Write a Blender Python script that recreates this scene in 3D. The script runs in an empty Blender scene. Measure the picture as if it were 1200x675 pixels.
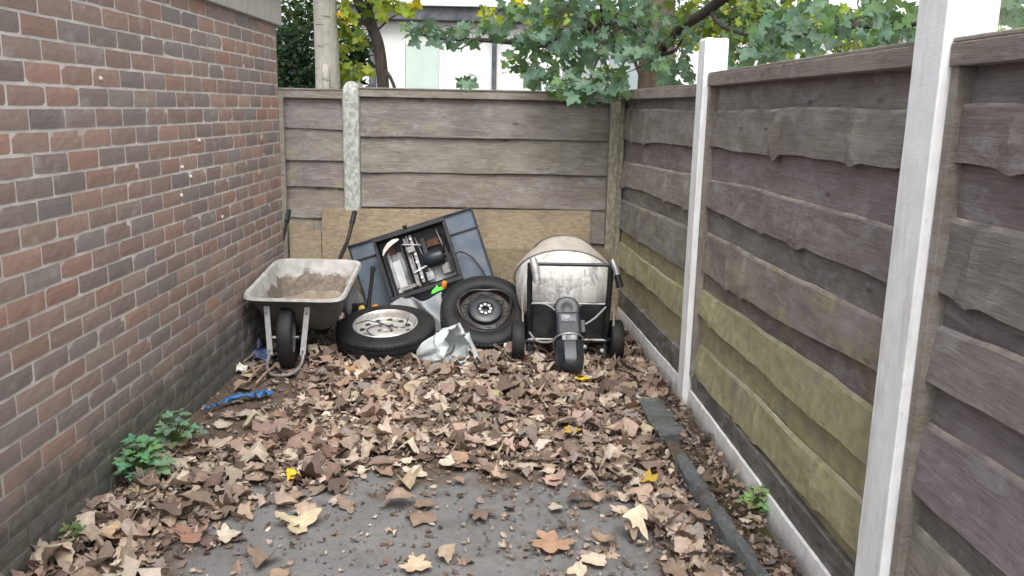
import bpy, math, random
import numpy as np
from mathutils import Vector, Matrix, Euler
random.seed(7); rng = np.random.default_rng(7)
scene = bpy.context.scene
C = scene.collection
rad = math.radians

# ------------------------------------------------------------------ camera
FPX, PITCH, YAW, ROLL, CAMZ = 1000.3, .2072, -.0015, .0212, 1.522
_cy, _sy, _cp, _sp, _cr, _sr = math.cos(YAW), math.sin(YAW), math.cos(PITCH), math.sin(PITCH), math.cos(ROLL), math.sin(ROLL)
_r0 = np.array([_cy, -_sy, 0.]); _y0 = np.array([_sy, _cy, 0.]); _z0 = np.array([0, 0, 1.])
CF = _cp*_y0 - _sp*_z0; _u = _sp*_y0 + _cp*_z0
CR = _cr*_r0 + _sr*_u; CU = -_sr*_r0 + _cr*_u
CO = np.array([0, 0, CAMZ])
cam = bpy.data.cameras.new('camera'); camo = bpy.data.objects.new('camera', cam); C.objects.link(camo)
cam.sensor_width = 36; cam.lens = FPX/1200*36; cam.clip_start = .05; cam.clip_end = 500
camo.matrix_world = Matrix(((CR[0], CU[0], -CF[0], 0), (CR[1], CU[1], -CF[1], 0), (CR[2], CU[2], -CF[2], CAMZ), (0, 0, 0, 1)))
scene.camera = camo
scene.render.resolution_x, scene.render.resolution_y = 1024, 576

# ------------------------------------------------------------------ sky, sun, exposure
SUN_EL, SUN_AZ = rad(58), rad(174)          # azimuth clockwise from +Y
world = bpy.data.worlds.new('World'); scene.world = world; world.use_nodes = True
wn = world.node_tree; wn.nodes.clear()
sky = wn.nodes.new('ShaderNodeTexSky'); sky.sky_type = 'NISHITA'; sky.sun_disc = False
sky.sun_elevation = SUN_EL; sky.sun_rotation = SUN_AZ; sky.air_density = 1.0; sky.dust_density = 4.0; sky.ozone_density = 1.0
hs = wn.nodes.new('ShaderNodeHueSaturation'); hs.inputs['Saturation'].default_value = .22
bgn = wn.nodes.new('ShaderNodeBackground'); bgn.inputs['Strength'].default_value = .15
won = wn.nodes.new('ShaderNodeOutputWorld')
wn.links.new(sky.outputs[0], hs.inputs['Color']); wn.links.new(hs.outputs[0], bgn.inputs[0]); wn.links.new(bgn.outputs[0], won.inputs[0])
sl = bpy.data.lights.new('sun', 'SUN'); sl.energy = 1.0; sl.angle = rad(35); sl.color = (1, .97, .93)
so = bpy.data.objects.new('sun', sl); C.objects.link(so); so.location = (1, -4, 9)
_d = Vector((math.sin(SUN_AZ)*math.cos(SUN_EL), math.cos(SUN_AZ)*math.cos(SUN_EL), math.sin(SUN_EL)))
so.rotation_euler = _d.to_track_quat('Z', 'Y').to_euler()
vs = scene.view_settings; vs.view_transform = 'Standard'; vs.look = 'None'; vs.gamma = 1; vs.use_curve_mapping = False
vs.exposure = 1.3
scene.cycles.max_bounces = 6; scene.cycles.diffuse_bounces = 3; scene.cycles.glossy_bounces = 2; scene.cycles.transmission_bounces = 3

# ------------------------------------------------------------------ pixel helpers
def ray(px, py): return CF + CR*(px-600)/FPX - CU*(py-337.5)/FPX
def gz(px, py, z=0):
    d = ray(px, py); return Vector(CO + d*(z-CAMZ)/d[2])
def gy(px, py, y):
    d = ray(px, py); return Vector(CO + d*y/d[1])
def pr(p):
    d = np.asarray(p, float)-CO; w = d@CF
    return (600+FPX*(d@CR)/w, 337.5-FPX*(d@CU)/w, w) if w > .05 else (-9999, -9999, w)

# ------------------------------------------------------------------ object helpers
def tag(o, label=None, cat=None, group=None, kind=None):
    if label: o['label'] = label
    if cat: o['category'] = cat
    if group: o['group'] = group
    if kind: o['kind'] = kind
    return o
def empty(name, loc=(0, 0, 0), rz=0, label=None, cat=None, group=None):
    o = bpy.data.objects.new(name, None); C.objects.link(o); o.location = loc; o.rotation_euler = (0, 0, rz)
    o.empty_display_size = .1
    return tag(o, label, cat, group)
def link(name, me, parent=None, color=None):
    o = bpy.data.objects.new(name, me); C.objects.link(o)
    if parent: o.parent = parent
    if color is not None: o.color = color
    return o
class MB:
    def __init__(s): s.v = []; s.f = []; s.c = []; s.flat = set()
    def add(s, vs, fs, col=None, M=None):
        n = len(s.v)
        for p in vs:
            p = Vector(p)
            if M is not None: p = M @ p
            s.v.append(p[:])
            s.c.append(col if col is not None else (1, 1, 1, 1))
        s.f += [tuple(i+n for i in f) for f in fs]
    def box(s, c, size, M=None, col=None, taper=1.0, jit=0):
        x, y, z = [k/2 for k in size]; cx, cy, cz = c
        vs = []
        for sz in (-1, 1):
            t = taper if sz > 0 else 1
            for sx, sy in ((-1, -1), (1, -1), (1, 1), (-1, 1)):
                vs.append((cx+sx*x*t+random.uniform(-jit, jit), cy+sy*y*t+random.uniform(-jit, jit), cz+sz*z+random.uniform(-jit, jit)))
        s.add(vs, [(3, 2, 1, 0), (4, 5, 6, 7), (0, 1, 5, 4), (1, 2, 6, 5), (2, 3, 7, 6), (3, 0, 4, 7)], col, M)
    def tube(s, pts, r, seg=10, col=None, M=None, cap=True):
        pts = [Vector(p) for p in pts]
        rs = r if isinstance(r, (list, tuple)) else [r]*len(pts)
        n = len(pts); vs = []; fs = []
        t0 = (pts[1]-pts[0]).normalized()
        up = Vector((0, 0, 1)) if abs(t0.z) < .9 else Vector((1, 0, 0))
        nrm = t0.cross(up).normalized()
        for i, p in enumerate(pts):
            t = (pts[min(i+1, n-1)]-pts[max(i-1, 0)]).normalized()
            nrm = (nrm - t*nrm.dot(t)).normalized(); b = t.cross(nrm)
            for k in range(seg):
                a = 2*math.pi*k/seg
                vs.append(p+(nrm*math.cos(a)+b*math.sin(a))*rs[i])
        for i in range(n-1):
            for k in range(seg):
                fs.append((i*seg+k, i*seg+(k+1) % seg, (i+1)*seg+(k+1) % seg, (i+1)*seg+k))
        if cap:
            fs.append(tuple(range(seg))[::-1]); fs.append(tuple((n-1)*seg+k for k in range(seg)))
        s.add(vs, fs, col, M)
    def lathe(s, prof, seg=48, M=None, col=None, closed=False):
        # prof: list of (r, h) around local z
        vs = []; fs = []; n = len(prof)
        for k in range(seg):
            a = 2*math.pi*k/seg
            for r, h in prof: vs.append((r*math.cos(a), r*math.sin(a), h))
        m = n if closed else n-1
        for k in range(seg):
            k2 = (k+1) % seg
            for i in range(m):
                j = (i+1) % n
                fs.append((k*n+i, k2*n+i, k2*n+j, k*n+j))
        s.add(vs, fs, col, M)
    def mesh(s, name, mat=None, smooth=False, attr=False):
        me = bpy.data.meshes.new(name); me.from_pydata(s.v, [], s.f)
        if attr:
            a = me.attributes.new('col', 'FLOAT_COLOR', 'POINT'); a.data.foreach_set('color', np.array(s.c, float).ravel())
        if smooth:
            me.polygons.foreach_set('use_smooth', [True]*len(me.polygons))
            try: me.set_sharp_from_angle(angle=rad(40))
            except Exception: pass
        if mat: me.materials.append(mat)
        me.update(); return me
    def build(s, name, mat, parent=None, smooth=False, attr=False, color=None, bevel=0):
        o = link(name, s.mesh(name, mat, smooth, attr), parent, color)
        if bevel:
            b = o.modifiers.new('bevel', 'BEVEL'); b.width = bevel; b.segments = 2; b.limit_method = 'ANGLE'; b.angle_limit = rad(40)
        return o
def spline(pts, n=8):
    P = [Vector(p) for p in pts]; out = []
    for i in range(len(P)-1):
        a = P[max(i-1, 0)]; b = P[i]; c = P[i+1]; d = P[min(i+2, len(P)-1)]
        for k in range(n):
            t = k/n
            out.append(.5*((2*b)+(c-a)*t+(2*a-5*b+4*c-d)*t*t+(3*b-a-3*c+d)*t**3))
    out.append(P[-1]); return out
def frame(o, z, x=None):
    z = Vector(z).normalized(); x = Vector(x) if x is not None else Vector((1, 0, 0))
    x = x if abs(x.normalized().dot(z)) < .9 else Vector((0, 1, 0))
    x = (x-z*x.dot(z)).normalized(); y = z.cross(x); o = Vector(o)
    return Matrix(((x.x, y.x, z.x, o.x), (x.y, y.y, z.y, o.y), (x.z, y.z, z.z, o.z), (0, 0, 0, 1)))

# ------------------------------------------------------------------ materials
class N:
    def __init__(s, name):
        s.m = bpy.data.materials.new(name); s.m.use_nodes = True; s.t = s.m.node_tree; s.t.nodes.clear()
        s.out = s.t.nodes.new('ShaderNodeOutputMaterial'); s.b = s.t.nodes.new('ShaderNodeBsdfPrincipled')
        s.t.links.new(s.b.outputs[0], s.out.inputs[0])
    def n(s, ty, **kw):
        k = s.t.nodes.new('ShaderNode'+ty)
        for a, v in kw.items():
            if a == 'ins':
                for i, x in v.items(): s.put(k, i, x)
            else: setattr(k, a, v)
        return k
    def put(s, node, i, x):
        if hasattr(x, 'is_linked') or hasattr(x, 'links'): s.t.links.new(x, node.inputs[i])
        else: node.inputs[i].default_value = x
    def set(s, **kw):
        for i, x in kw.items(): s.put(s.b, i.replace('_', ' '), x)
        return s
    def coord(s, which='Object'): return s.n('TexCoord').outputs[which]
    def pos(s): return s.n('NewGeometry').outputs['Position']
    def map(s, v, scale=(1, 1, 1), loc=(0, 0, 0)):
        return s.n('Mapping', ins={'Vector': v, 'Scale': scale, 'Location': loc}).outputs[0]
    def noise(s, v, scale=5, detail=4, rough=.6, out=0, dist=0):
        return s.n('TexNoise', ins={'Vector': v, 'Scale': scale, 'Detail': detail, 'Roughness': rough, 'Distortion': dist}).outputs[out]
    def ramp(s, f, a=.4, b=.6, ca=(0, 0, 0, 1), cb=(1, 1, 1, 1)):
        r = s.n('ValToRGB', ins={0: f}); e = r.color_ramp.elements
        e[0].position = a; e[0].color = ca; e[1].position = b; e[1].color = cb
        return r.outputs[0]
    def mix(s, f, a, b, mode='MIX'):
        k = s.n('Mix', data_type='RGBA', blend_type=mode)
        for i, x in ((0, f), (6, a), (7, b)):
            if isinstance(x, tuple) and len(x) == 3: x = (*x, 1)
            s.put(k, i, x)
        return k.outputs[2]
    def math(s, op, a, b=0.0):
        k = s.n('Math', operation=op); s.put(k, 0, a); s.put(k, 1, b); return k.outputs[0]
    def sep(s, v): return s.n('SeparateXYZ', ins={0: v}).outputs
    def bump(s, h, st=.4, d=.01):
        return s.n('Bump', ins={'Height': h, 'Strength': st, 'Distance': d}).outputs[0]
    def objcol(s):
        k = s.n('ObjectInfo'); return k.outputs['Color'], k.outputs['Alpha'], k.outputs['Random']
    def attr(s, name='col'):
        k = s.n('Attribute', attribute_name=name); return k.outputs['Color'], k.outputs['Alpha']
    def shift(s):
        # object coords shifted by a per-object random so copies differ
        r = s.n('ObjectInfo').outputs['Random']
        return s.n('VectorMath', operation='ADD', ins={0: s.coord(), 1: s.n('CombineXYZ', ins={0: s.math('MULTIPLY', r, 37.), 1: s.math('MULTIPLY', r, 91.), 2: s.math('MULTIPLY', r, 13.)}).outputs[0]}).outputs[0]

def basic(name, col, rough=.6, metal=0, nscale=20, var=.25, dirt=None, dirt_amt=.5, bump=.15, bscale=120, bd=.002, dscale=6):
    m = N(name); v = m.coord()
    n1 = m.noise(v, nscale, 5)
    c = m.mix(m.ramp(n1, .3, .7), tuple(k*(1-var) for k in col), tuple(min(1, k*(1+var)) for k in col))
    rr = rough
    if dirt:
        d = m.math('MULTIPLY', m.ramp(m.noise(v, dscale, 6, .7), .42, .62), dirt_amt)
        c = m.mix(d, c, dirt); rr = m.math('ADD', rough, m.math('MULTIPLY', d, .3))
    m.set(Base_Color=c, Roughness=rr, Metallic=metal, Normal=m.bump(m.noise(v, bscale, 3), bump, bd))
    return m.m

def brick_mat(src):
    m = N('brick_'+src); p = m.pos()
    c, a = (m.objcol()[:2] if src == 'object' else m.attr())
    n1 = m.noise(p, 24, 6, .7); n2 = m.noise(p, 110, 4, .6); n3 = m.noise(p, 9, 4, .6)
    c = m.mix(m.ramp(n1, .3, .75), c, m.mix(.45, c, (.17, .15, .145)))
    c = m.mix(m.math('MULTIPLY', m.ramp(n2, .55, .72), .35), c, (.42, .34, .29))
    # lime bloom and mortar smears
    c = m.mix(m.math('MULTIPLY', m.ramp(n3, .56, .74), .38), c, (.44, .41, .385))
    c = damp(m, p, c)
    m.set(Base_Color=c, Roughness=.92, Normal=m.bump(m.math('ADD', n2, m.math('MULTIPLY', n1, 1.0)), .32, .004))
    m.b.inputs['Specular IOR Level'].default_value = .25
    return m.m
def damp(m, p, c):
    # splash dirt and algae with a ragged upper edge along the foot of the wall
    z = m.sep(p)[2]
    e = m.math('ADD', z, m.math('MULTIPLY', m.math('SUBTRACT', m.noise(p, 3.5, 5, .65), .5), .5))
    lo = m.ramp(e, .20, .34, (1, 1, 1, 1), (0, 0, 0, 1)); hi = m.ramp(e, .2, .9, (1, 1, 1, 1), (0, 0, 0, 1))
    c = m.mix(m.math('MULTIPLY', hi, .5), c, (.19, .175, .155))
    d = m.mix(m.ramp(m.noise(p, 24, 5), .35, .7), (.065, .067, .06), (.135, .135, .115))
    d = m.mix(m.math('MULTIPLY', m.ramp(m.noise(p, 7, 4), .55, .72), .5), d, (.05, .065, .025))
    c = m.mix(m.math('MULTIPLY', lo, .85), c, d)
    yy = m.math('ADD', m.sep(p)[1], m.math('MULTIPLY', m.math('SUBTRACT', m.noise(p, 6, 5, .7), .5), 1.4))
    zz = m.math('ADD', z, m.math('MULTIPLY', m.math('SUBTRACT', m.noise(p, 9, 5, .7), .5), .25))
    ef = m.math('MULTIPLY', m.ramp(yy, 4.45/8, 4.9/8) if False else m.ramp(m.math('MULTIPLY', yy, .1), .46, .50), m.ramp(zz, .20, .27, (1, 1, 1, 1), (0, 0, 0, 1)))
    c = m.mix(m.math('MULTIPLY', ef, m.math('MULTIPLY', m.ramp(m.noise(p, 13, 5, .7), .42, .62), .7)), c, (.40, .38, .36))
    return c
M_brick = brick_mat('object'); M_brick_a = brick_mat('attribute')
def mortar_mat():
    m = N('mortar'); p = m.pos()
    c = m.mix(m.ramp(m.noise(p, 12, 5), .3, .7), (.47, .43, .39), (.63, .585, .54))
    c = m.mix(m.math('MULTIPLY', m.ramp(m.noise(p, 2.2, 4), .45, .65), .4), c, (.31, .27, .245))
    c = damp(m, p, c)
    m.set(Base_Color=c, Roughness=.95, Normal=m.bump(m.noise(p, 180, 4), .6, .004)); return m.m
M_mortar = mortar_mat()

def wood_mat(name, moss_z=None, moss_col=(.46, .44, .24)):
    m = N(name); c, al, rnd = m.objcol(); v = m.shift(); p = m.pos()
    g = m.noise(m.map(v, (1.2, 8, 26)), 6, 6, .65, dist=.4)
    g2 = m.noise(m.map(v, (2.2, 10, 90)), 10, 4, .6)
    blot = m.noise(m.map(v, (1.2, 2, 3.)), 2.6, 5, .6)
    dk = m.mix(1., c, (.58, .55, .55), 'MULTIPLY'); lt = m.mix(.5, c, (.45, .42, .385))
    k = m.mix(m.ramp(g, .3, .7), dk, c)
    k = m.mix(m.math('MULTIPLY', m.ramp(blot, .46, .74), .75), k, lt)
    b2 = m.noise(m.map(v, (3.5, 2, 5.)), 1.8, 6, .7)
    k = m.mix(m.math('MULTIPLY', m.ramp(b2, .52, .7), .55), k, dk)
    k = m.mix(m.math('MULTIPLY', m.ramp(g2, .56, .75), .35), k, dk)
    # pale vertical drip streaks
    st = m.noise(m.map(v, (9, 3, .8)), 2.2, 5, .65)
    k = m.mix(m.math('MULTIPLY', m.ramp(st, .58, .8), .28), k, (.42, .40, .365))
    sil = m.noise(m.map(v, (2.4, 2, 6.)), 2.4, 7, .72, dist=.8)
    k = m.mix(m.math('MULTIPLY', m.ramp(sil, .51, .68), .6), k, (.37, .365, .365))
    # knots
    vo = m.n('TexVoronoi', ins={'Vector': m.map(v, (1.6, .5, 4.5)), 'Scale': 2.2}); 
    kn = m.ramp(vo.outputs['Distance'], .03, .12, (1, 1, 1, 1), (0, 0, 0, 1))
    k = m.mix(m.math('MULTIPLY', kn, .7), k, (.05, .038, .032))
    # algae, amount by board, ragged
    ma = m.math('MULTIPLY', m.ramp(m.math('ADD', m.noise(m.map(p, (2.2, 2.2, 3)), 2.6, 6, .68), m.math('MULTIPLY', m.math('SUBTRACT', al, .5), .40)), .46, .66), m.math('MINIMUM', m.math('MULTIPLY', al, 1.25), .85))
    gcol = m.mix(m.ramp(m.noise(p, 20, 5), .35, .65), tuple(x*.70 for x in moss_col), moss_col)
    k = m.mix(ma, k, gcol)
    # bark lip on waney edges, with light caught by the top edge painted in
    ea = m.n('Attribute', attribute_name='lip').outputs['Fac']
    k = m.mix(m.math('MULTIPLY', ea, m.ramp(m.noise(m.map(v, (4, 1, 1)), 3, 4), .40, .62)), k, (.46, .42, .35))
    m.set(Base_Color=k, Roughness=.85, Normal=m.bump(m.math('ADD', g, m.math('ADD', g2, m.math('MULTIPLY', m.math('ADD', blot, sil), 1.6))), .8, .008))
    m.b.inputs['Specular IOR Level'].default_value = .3
    return m.m
M_wood = wood_mat('weathered_board')
def post_mat(name, base, flake=None, stain=(.2, .2, .16)):
    m = N(name); p = m.pos()
    c = m.mix(m.ramp(m.noise(p, 14, 5), .3, .7), tuple(k*.86 for k in base), base)
    c = m.mix(m.math('MULTIPLY', m.ramp(m.noise(m.map(p, (8, 8, 1.2)), 3, 5, .65), .5, .75), .4), c, stain)
    if flake:
        f = m.math('MULTIPLY', m.ramp(m.noise(m.map(p, (1, 1, .6)), 42, 7, .75), .44, .56), .85)
        c = m.mix(f, flake, c)
    c = m.mix(m.math('MULTIPLY', m.ramp(m.noise(p, 60, 4), .62, .72), .5), c, tuple(k*.6 for k in base))
    # splashed soil at the foot
    z = m.sep(p)[2]; e = m.math('ADD', z, m.math('MULTIPLY', m.noise(p, 12, 4), .12))
    c = m.mix(m.math('MULTIPLY', m.ramp(e, .06, .16, (1, 1, 1, 1), (0, 0, 0, 1)), .7), c, (.12, .1, .075))
    m.set(Base_Color=c, Roughness=.88, Normal=m.bump(m.noise(p, 130, 5), .35, .004)); return m.m
M_postw = post_mat('painted_concrete', (.80, .805, .81))
M_postm = post_mat('flaking_concrete', (.50, .51, .48), (.24, .255, .225))
M_postr = post_mat('mossy_concrete', (.33, .31, .25), (.17, .155, .11))
M_gravelb = post_mat('gravel_board_concrete', (.70, .70, .69), None, (.16, .15, .12))
M_coping = post_mat('coping_concrete', (.40, .385, .35), None, (.12, .115, .1))

def ground_mat():
    m = N('tarmac_and_dirt'); p = m.pos(); s = m.sep(p)
    ag = m.n('TexVoronoi', ins={'Vector': p, 'Scale': 210}).outputs['Distance']
    t = m.mix(m.ramp(m.noise(p, 3.5, 5), .3, .7), (.105, .104, .105), (.155, .15, .148))
    t = m.mix(m.math('MULTIPLY', m.ramp(ag, .15, .5, (1, 1, 1, 1), (0, 0, 0, 1)), .35), t, (.25, .245, .24))
    t = m.mix(m.math('MULTIPLY', m.ramp(m.noise(p, 9, 6, .7), .48, .68), .6), t, (.075, .065, .054))
    t = m.mix(m.math('MULTIPLY', m.ramp(m.noise(p, 70, 4, .7), .58, .7), .45), t, (.06, .052, .045))
    t = m.mix(m.math('MULTIPLY', m.ramp(m.noise(p, 5, 5, .6), .6, .72), .35), t, (.075, .08, .045))
    d = m.mix(m.ramp(m.noise(p, 16, 6, .7), .3, .7), (.045, .032, .024), (.12, .085, .062))
    d = m.mix(m.math('MULTIPLY', m.ramp(m.noise(p, 4.2, 5, .6), .58, .7), .7), d, (.055, .06, .018))
    # dirt spreads from the back and both sides
    ed = m.math('MAXIMUM', m.math('MULTIPLY', m.math('SUBTRACT', s[1], 3.2), 1.2), m.math('MAXIMUM', m.math('MULTIPLY', m.math('SUBTRACT', -1.05, s[0]) if False else m.math('SUBTRACT', m.math('MULTIPLY', s[0], -1.), 1.05), 2.2), m.math('MULTIPLY', m.math('SUBTRACT', s[0], .5), 2.2)))
    ed = m.math('ADD', ed, m.math('MULTIPLY', m.math('SUBTRACT', m.noise(p, 3.2, 6, .65), .5), 1.6))
    f = m.ramp(ed, -.05, .25)
    c = m.mix(f, t, d)
    h = m.math('ADD', m.math('MULTIPLY', ag, -.6), m.math('MULTIPLY', m.noise(p, 40, 6, .7), 1.2))
    m.set(Base_Color=c, Roughness=.9, Normal=m.bump(h, .6, .006)); return m.m
M_ground = ground_mat()
def soil_mat():
    m = N('soil'); p = m.pos()
    c = m.mix(m.ramp(m.noise(p, 30, 6, .7), .3, .7), (.05, .036, .026), (.15, .11, .08))
    c = m.mix(m.math('MULTIPLY', m.ramp(m.noise(p, 5, 5, .6), .5, .62), .85), c, (.075, .08, .02))
    m.set(Base_Color=c, Roughness=.95, Normal=m.bump(m.noise(p, 60, 6, .75), .9, .02)); return m.m
M_soil = soil_mat()

def leaf_mat(name, src, green=False):
    m = N(name); v = m.coord()
    c, a = (m.objcol()[:2] if src == 'object' else m.attr()[:2])
    p = m.pos()
    n1 = m.noise(p, 45, 5, .65)
    k = m.mix(m.ramp(n1, .3, .72), m.mix(1., c, (.66, .62, .60) if not green else (.75, .8, .7), 'MULTIPLY'), c)
    if not green:
        k = m.mix(m.math('MULTIPLY', m.ramp(m.noise(p, 120, 3), .6, .72), .5), k, (.06, .04, .03))
    ve = m.n('Attribute', attribute_name='vein').outputs['Fac']
    k = m.mix(m.math('MULTIPLY', ve, .35), k, m.mix(1., c, (1.35, 1.3, 1.2), 'MULTIPLY'))
    m.set(Base_Color=k, Roughness=.55 if green else .75, Normal=m.bump(n1, .3, .004))
    m.b.inputs['Specular IOR Level'].default_value = .4 if green else .25
    tr = m.n('BsdfTranslucent', ins={0: m.mix(1., k, (1.5, 1.5, .5) if green else (1.1, .9, .7), 'MULTIPLY')})
    mx = m.n('MixShader', ins={0: .38 if green else .15}); m.t.links.new(m.b.outputs[0], mx.inputs[1]); m.t.links.new(tr.outputs[0], mx.inputs[2])
    m.t.links.new(mx.outputs[0], m.out.inputs[0])
    return m.m
M_leaf = leaf_mat('dry_leaf', 'object'); M_leaf_a = leaf_mat('dry_leaf_litter', 'attribute')
M_gleaf = leaf_mat('green_leaf', 'object', True); M_gleaf_a = leaf_mat('green_leaf_crown', 'attribute', True)
def bark_mat(name, a, b, marks=0):
    m = N(name); v = m.coord()
    n1 = m.noise(m.map(v, (9, 9, 2.2)), 3, 6, .7)
    c = m.mix(m.ramp(n1, .3, .7), a, b)
    if marks:
        mk = m.noise(m.map(v, (3, 3, 26)), 1.6, 3, .5)
        c = m.mix(m.math('MULTIPLY', m.ramp(mk, .62, .7), .7), c, (.05, .045, .035))
    m.set(Base_Color=c, Roughness=.9, Normal=m.bump(n1, .7, .02)); return m.m
M_bark = bark_mat('brown_bark', (.12, .085, .06), (.26, .2, .15))
M_barkd = bark_mat('dark_bark', (.03, .024, .02), (.085, .07, .055))
M_barkg = bark_mat('pale_bark', (.28, .265, .225), (.44, .42, .37), 1)
M_twig = bark_mat('twig', (.035, .03, .02), (.10, .08, .06))

M_tyre = basic('tyre_rubber', (.009, .0095, .0105), .6, 0, 30, .25, (.05, .047, .042), .25, .25, 90, .003)
M_tyre.node_tree.nodes['Principled BSDF'].inputs['Specular IOR Level'].default_value = .28
M_silver = basic('rusty_silver_rim', (.60, .60, .59), .38, .6, 20, .15, (.22, .165, .125), .6, .15, 80, .002, 9)
M_darkrim = basic('dark_rim', (.015, .0155, .017), .45, .2, 20, .25, (.08, .045, .03), .5, .2, 80, .002, 14)
M_hub = basic('hub_cap', (.016, .018, .023), .35, .1, 20, .2, (.06, .06, .06), .3)
M_chrome = basic('chrome', (.72, .73, .74), .22, 1, 20, .1, (.4, .38, .35), .3)
M_black = basic('black_steel', (.008, .009, .012), .4, .1, 14, .25, (.06, .057, .05), .3, .15, 80, .002, 12)
M_blackpl = basic('black_plastic', (.008, .008, .009), .4, 0, 14, .2, (.04, .04, .04), .2)
M_bluesteel = basic('blue_grey_steel', (.075, .098, .13), .42, .25, 8, .25, (.17, .17, .165), .35, .1, 60, .001, 5)
M_steel = basic('worn_steel', (.33, .335, .34), .45, .7, 14, .3, (.13, .10, .08), .65)
M_galv = basic('galvanised_steel', (.46, .47, .48), .5, .35, 20, .15, (.28, .25, .21), .45)
M_tray = basic('grey_tray_plastic', (.42, .40, .37), .75, 0, 8, .12, (.60, .58, .54), .6, .25, 60, .003, 5)
def tray_mat():
    m = N('mortar_stained_tray'); v = m.coord(); s_ = m.sep(v)
    zr = m.math('SUBTRACT', s_[2], m.math('MULTIPLY', s_[1], .125))
    e_ = m.math('ADD', zr, m.math('MULTIPLY', m.math('SUBTRACT', m.noise(v, 9, 6, .65), .5), .20))
    c = m.mix(m.ramp(m.noise(v, 14, 5), .35, .65), (.27, .26, .245), (.42, .41, .39))
    br = m.mix(m.ramp(m.noise(v, 22, 6, .7), .3, .7), (.085, .068, .055), (.20, .165, .135))
    c = m.mix(m.ramp(e_, .375, .40, (1, 1, 1, 1), (0, 0, 0, 1)), c, br)
    m.set(Base_Color=c, Roughness=.85, Normal=m.bump(m.noise(v, 45, 6, .7), .5, .006)); return m.m
M_tray = tray_mat()
M_trayo = basic('dark_tray_outside', (.10, .098, .092), .7, 0, 8, .2, (.22, .2, .17), .4, .2, 60, .003, 5)
M_cementm = basic('dried_mortar_heap', (.19, .145, .11), .95, 0, 9, .35, (.34, .29, .24), .5, .9, 40, .012, 5)
def drum_mat():
    m = N('cement_caked_drum'); v = m.coord()
    c = m.mix(m.ramp(m.noise(v, 7, 6, .65), .35, .7), (.60, .595, .58), (.44, .43, .405))
    run = m.noise(m.map(v, (14, 14, 1.6)), 1.6, 6, .7)
    c = m.mix(m.math('MULTIPLY', m.ramp(run, .46, .66), .8), c, (.25, .235, .21))
    c = m.mix(m.math('MULTIPLY', m.ramp(m.noise(v, 5, 7, .75, dist=.6), .55, .60), .7), c, (.19, .20, .205))
    c = m.mix(m.ramp(m.noise(v, 30, 5), .66, .72), c, (.66, .65, .63))
    h = m.math('ADD', m.noise(v, 12, 6, .7), m.math('MULTIPLY', m.noise(v, 45, 5, .7), .6))
    m.set(Base_Color=c, Roughness=.82, Normal=m.bump(h, .8, .012)); return m.m
M_drum = drum_mat()
M_drum_plain = basic('cement_caked_drum', (.60, .59, .57), .8, .05, 5, .12, (.36, .34, .31), .7, .6, 26, .008, 4.5)
M_drumtop = basic('cement_crusted_cone', (.34, .31, .275), .9, 0, 6, .2, (.22, .19, .16), .6, .7, 26, .008, 4)
M_motor = basic('blue_black_motor', (.012, .016, .023), .32, .1, 14, .25, (.07, .07, .07), .3)
M_motor.node_tree.nodes['Principled BSDF'].inputs['Specular IOR Level'].default_value = .3
M_duct = basic('silver_tape', (.48, .48, .47), .4, .5, 60, .3, (.1, .1, .1), .6, .4, 60, .004, 30)
M_scuff = basic('scuffed_motor_paint', (.02, .025, .033), .4, .1, 30, .4, (.34, .35, .36), .75, .3, 60, .003, 26)
M_sheet = basic('grey_sheeting', (.22, .235, .25), .5, 0, 6, .15, (.2, .19, .17), .5)
M_lime = basic('lime_plastic', (.09, .55, .05), .4, 0, 10, .1)
M_orange = basic('orange_lens', (.62, .20, .015), .3, 0, 10, .15, (.2, .1, .05), .3)
M_osb = None
def osb_mat(name, a, b):
    m = N(name); v = m.coord()
    n1 = m.noise(m.map(v, (4, 4, 9)), 5, 5, .65); vo = m.n('TexVoronoi', ins={'Vector': m.map(v, (1, 1, 2.6)), 'Scale': 26})
    c = m.mix(m.ramp(n1, .3, .7), a, b)
    c = m.mix(.16, c, m.mix(m.ramp(vo.outputs['Color'], .2, .8), tuple(k*.5 for k in a), tuple(min(1, k*1.4) for k in b)))
    c = m.mix(m.math('MULTIPLY', m.ramp(m.noise(v, 3.2, 5), .5, .68), .55), c, (.11, .085, .055))
    m.set(Base_Color=c, Roughness=.85, Normal=m.bump(vo.outputs['Distance'], .4, .004)); return m.m
M_osb = osb_mat('weathered_sheet_board', (.215, .165, .108), (.325, .258, .175))
M_plank = osb_mat('weathered_plank', (.15, .125, .075), (.25, .21, .13))
M_bag = basic('white_plastic_bag', (.66, .71, .725), .4, 0, 10, .06, (.42, .42, .40), .4, .5, 11, .02, 8)
def _thin(mat, f, col):
    t = mat.node_tree; o = [n for n in t.nodes if n.type == 'OUTPUT_MATERIAL'][0]; b = [n for n in t.nodes if n.type == 'BSDF_PRINCIPLED'][0]
    tr = t.nodes.new('ShaderNodeBsdfTranslucent'); tr.inputs[0].default_value = col; mx = t.nodes.new('ShaderNodeMixShader'); mx.inputs[0].default_value = f
    t.links.new(b.outputs[0], mx.inputs[1]); t.links.new(tr.outputs[0], mx.inputs[2]); t.links.new(mx.outputs[0], o.inputs[0])
_thin(M_bag, .3, (.6, .68, .68, 1))
M_paper = basic('dirty_paper', (.62, .60, .55), .8, 0, 20, .12, (.3, .26, .2), .4)
M_bluepl = basic('blue_plastic', (.02, .13, .36), .5, 0, 40, .5, (.10, .13, .17), .6)
M_navy = basic('navy_packet', (.025, .05, .20), .35, 0, 30, .4, (.4, .42, .45), .45, .2, 60, .002, 24)
M_stick = basic('bare_stick', (.27, .19, .135), .85, 0, 20, .3, (.12, .08, .055), .5)
M_rust = basic('rusty_steel', (.15, .075, .045), .85, .2, 20, .4, (.05, .035, .03), .5)
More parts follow.
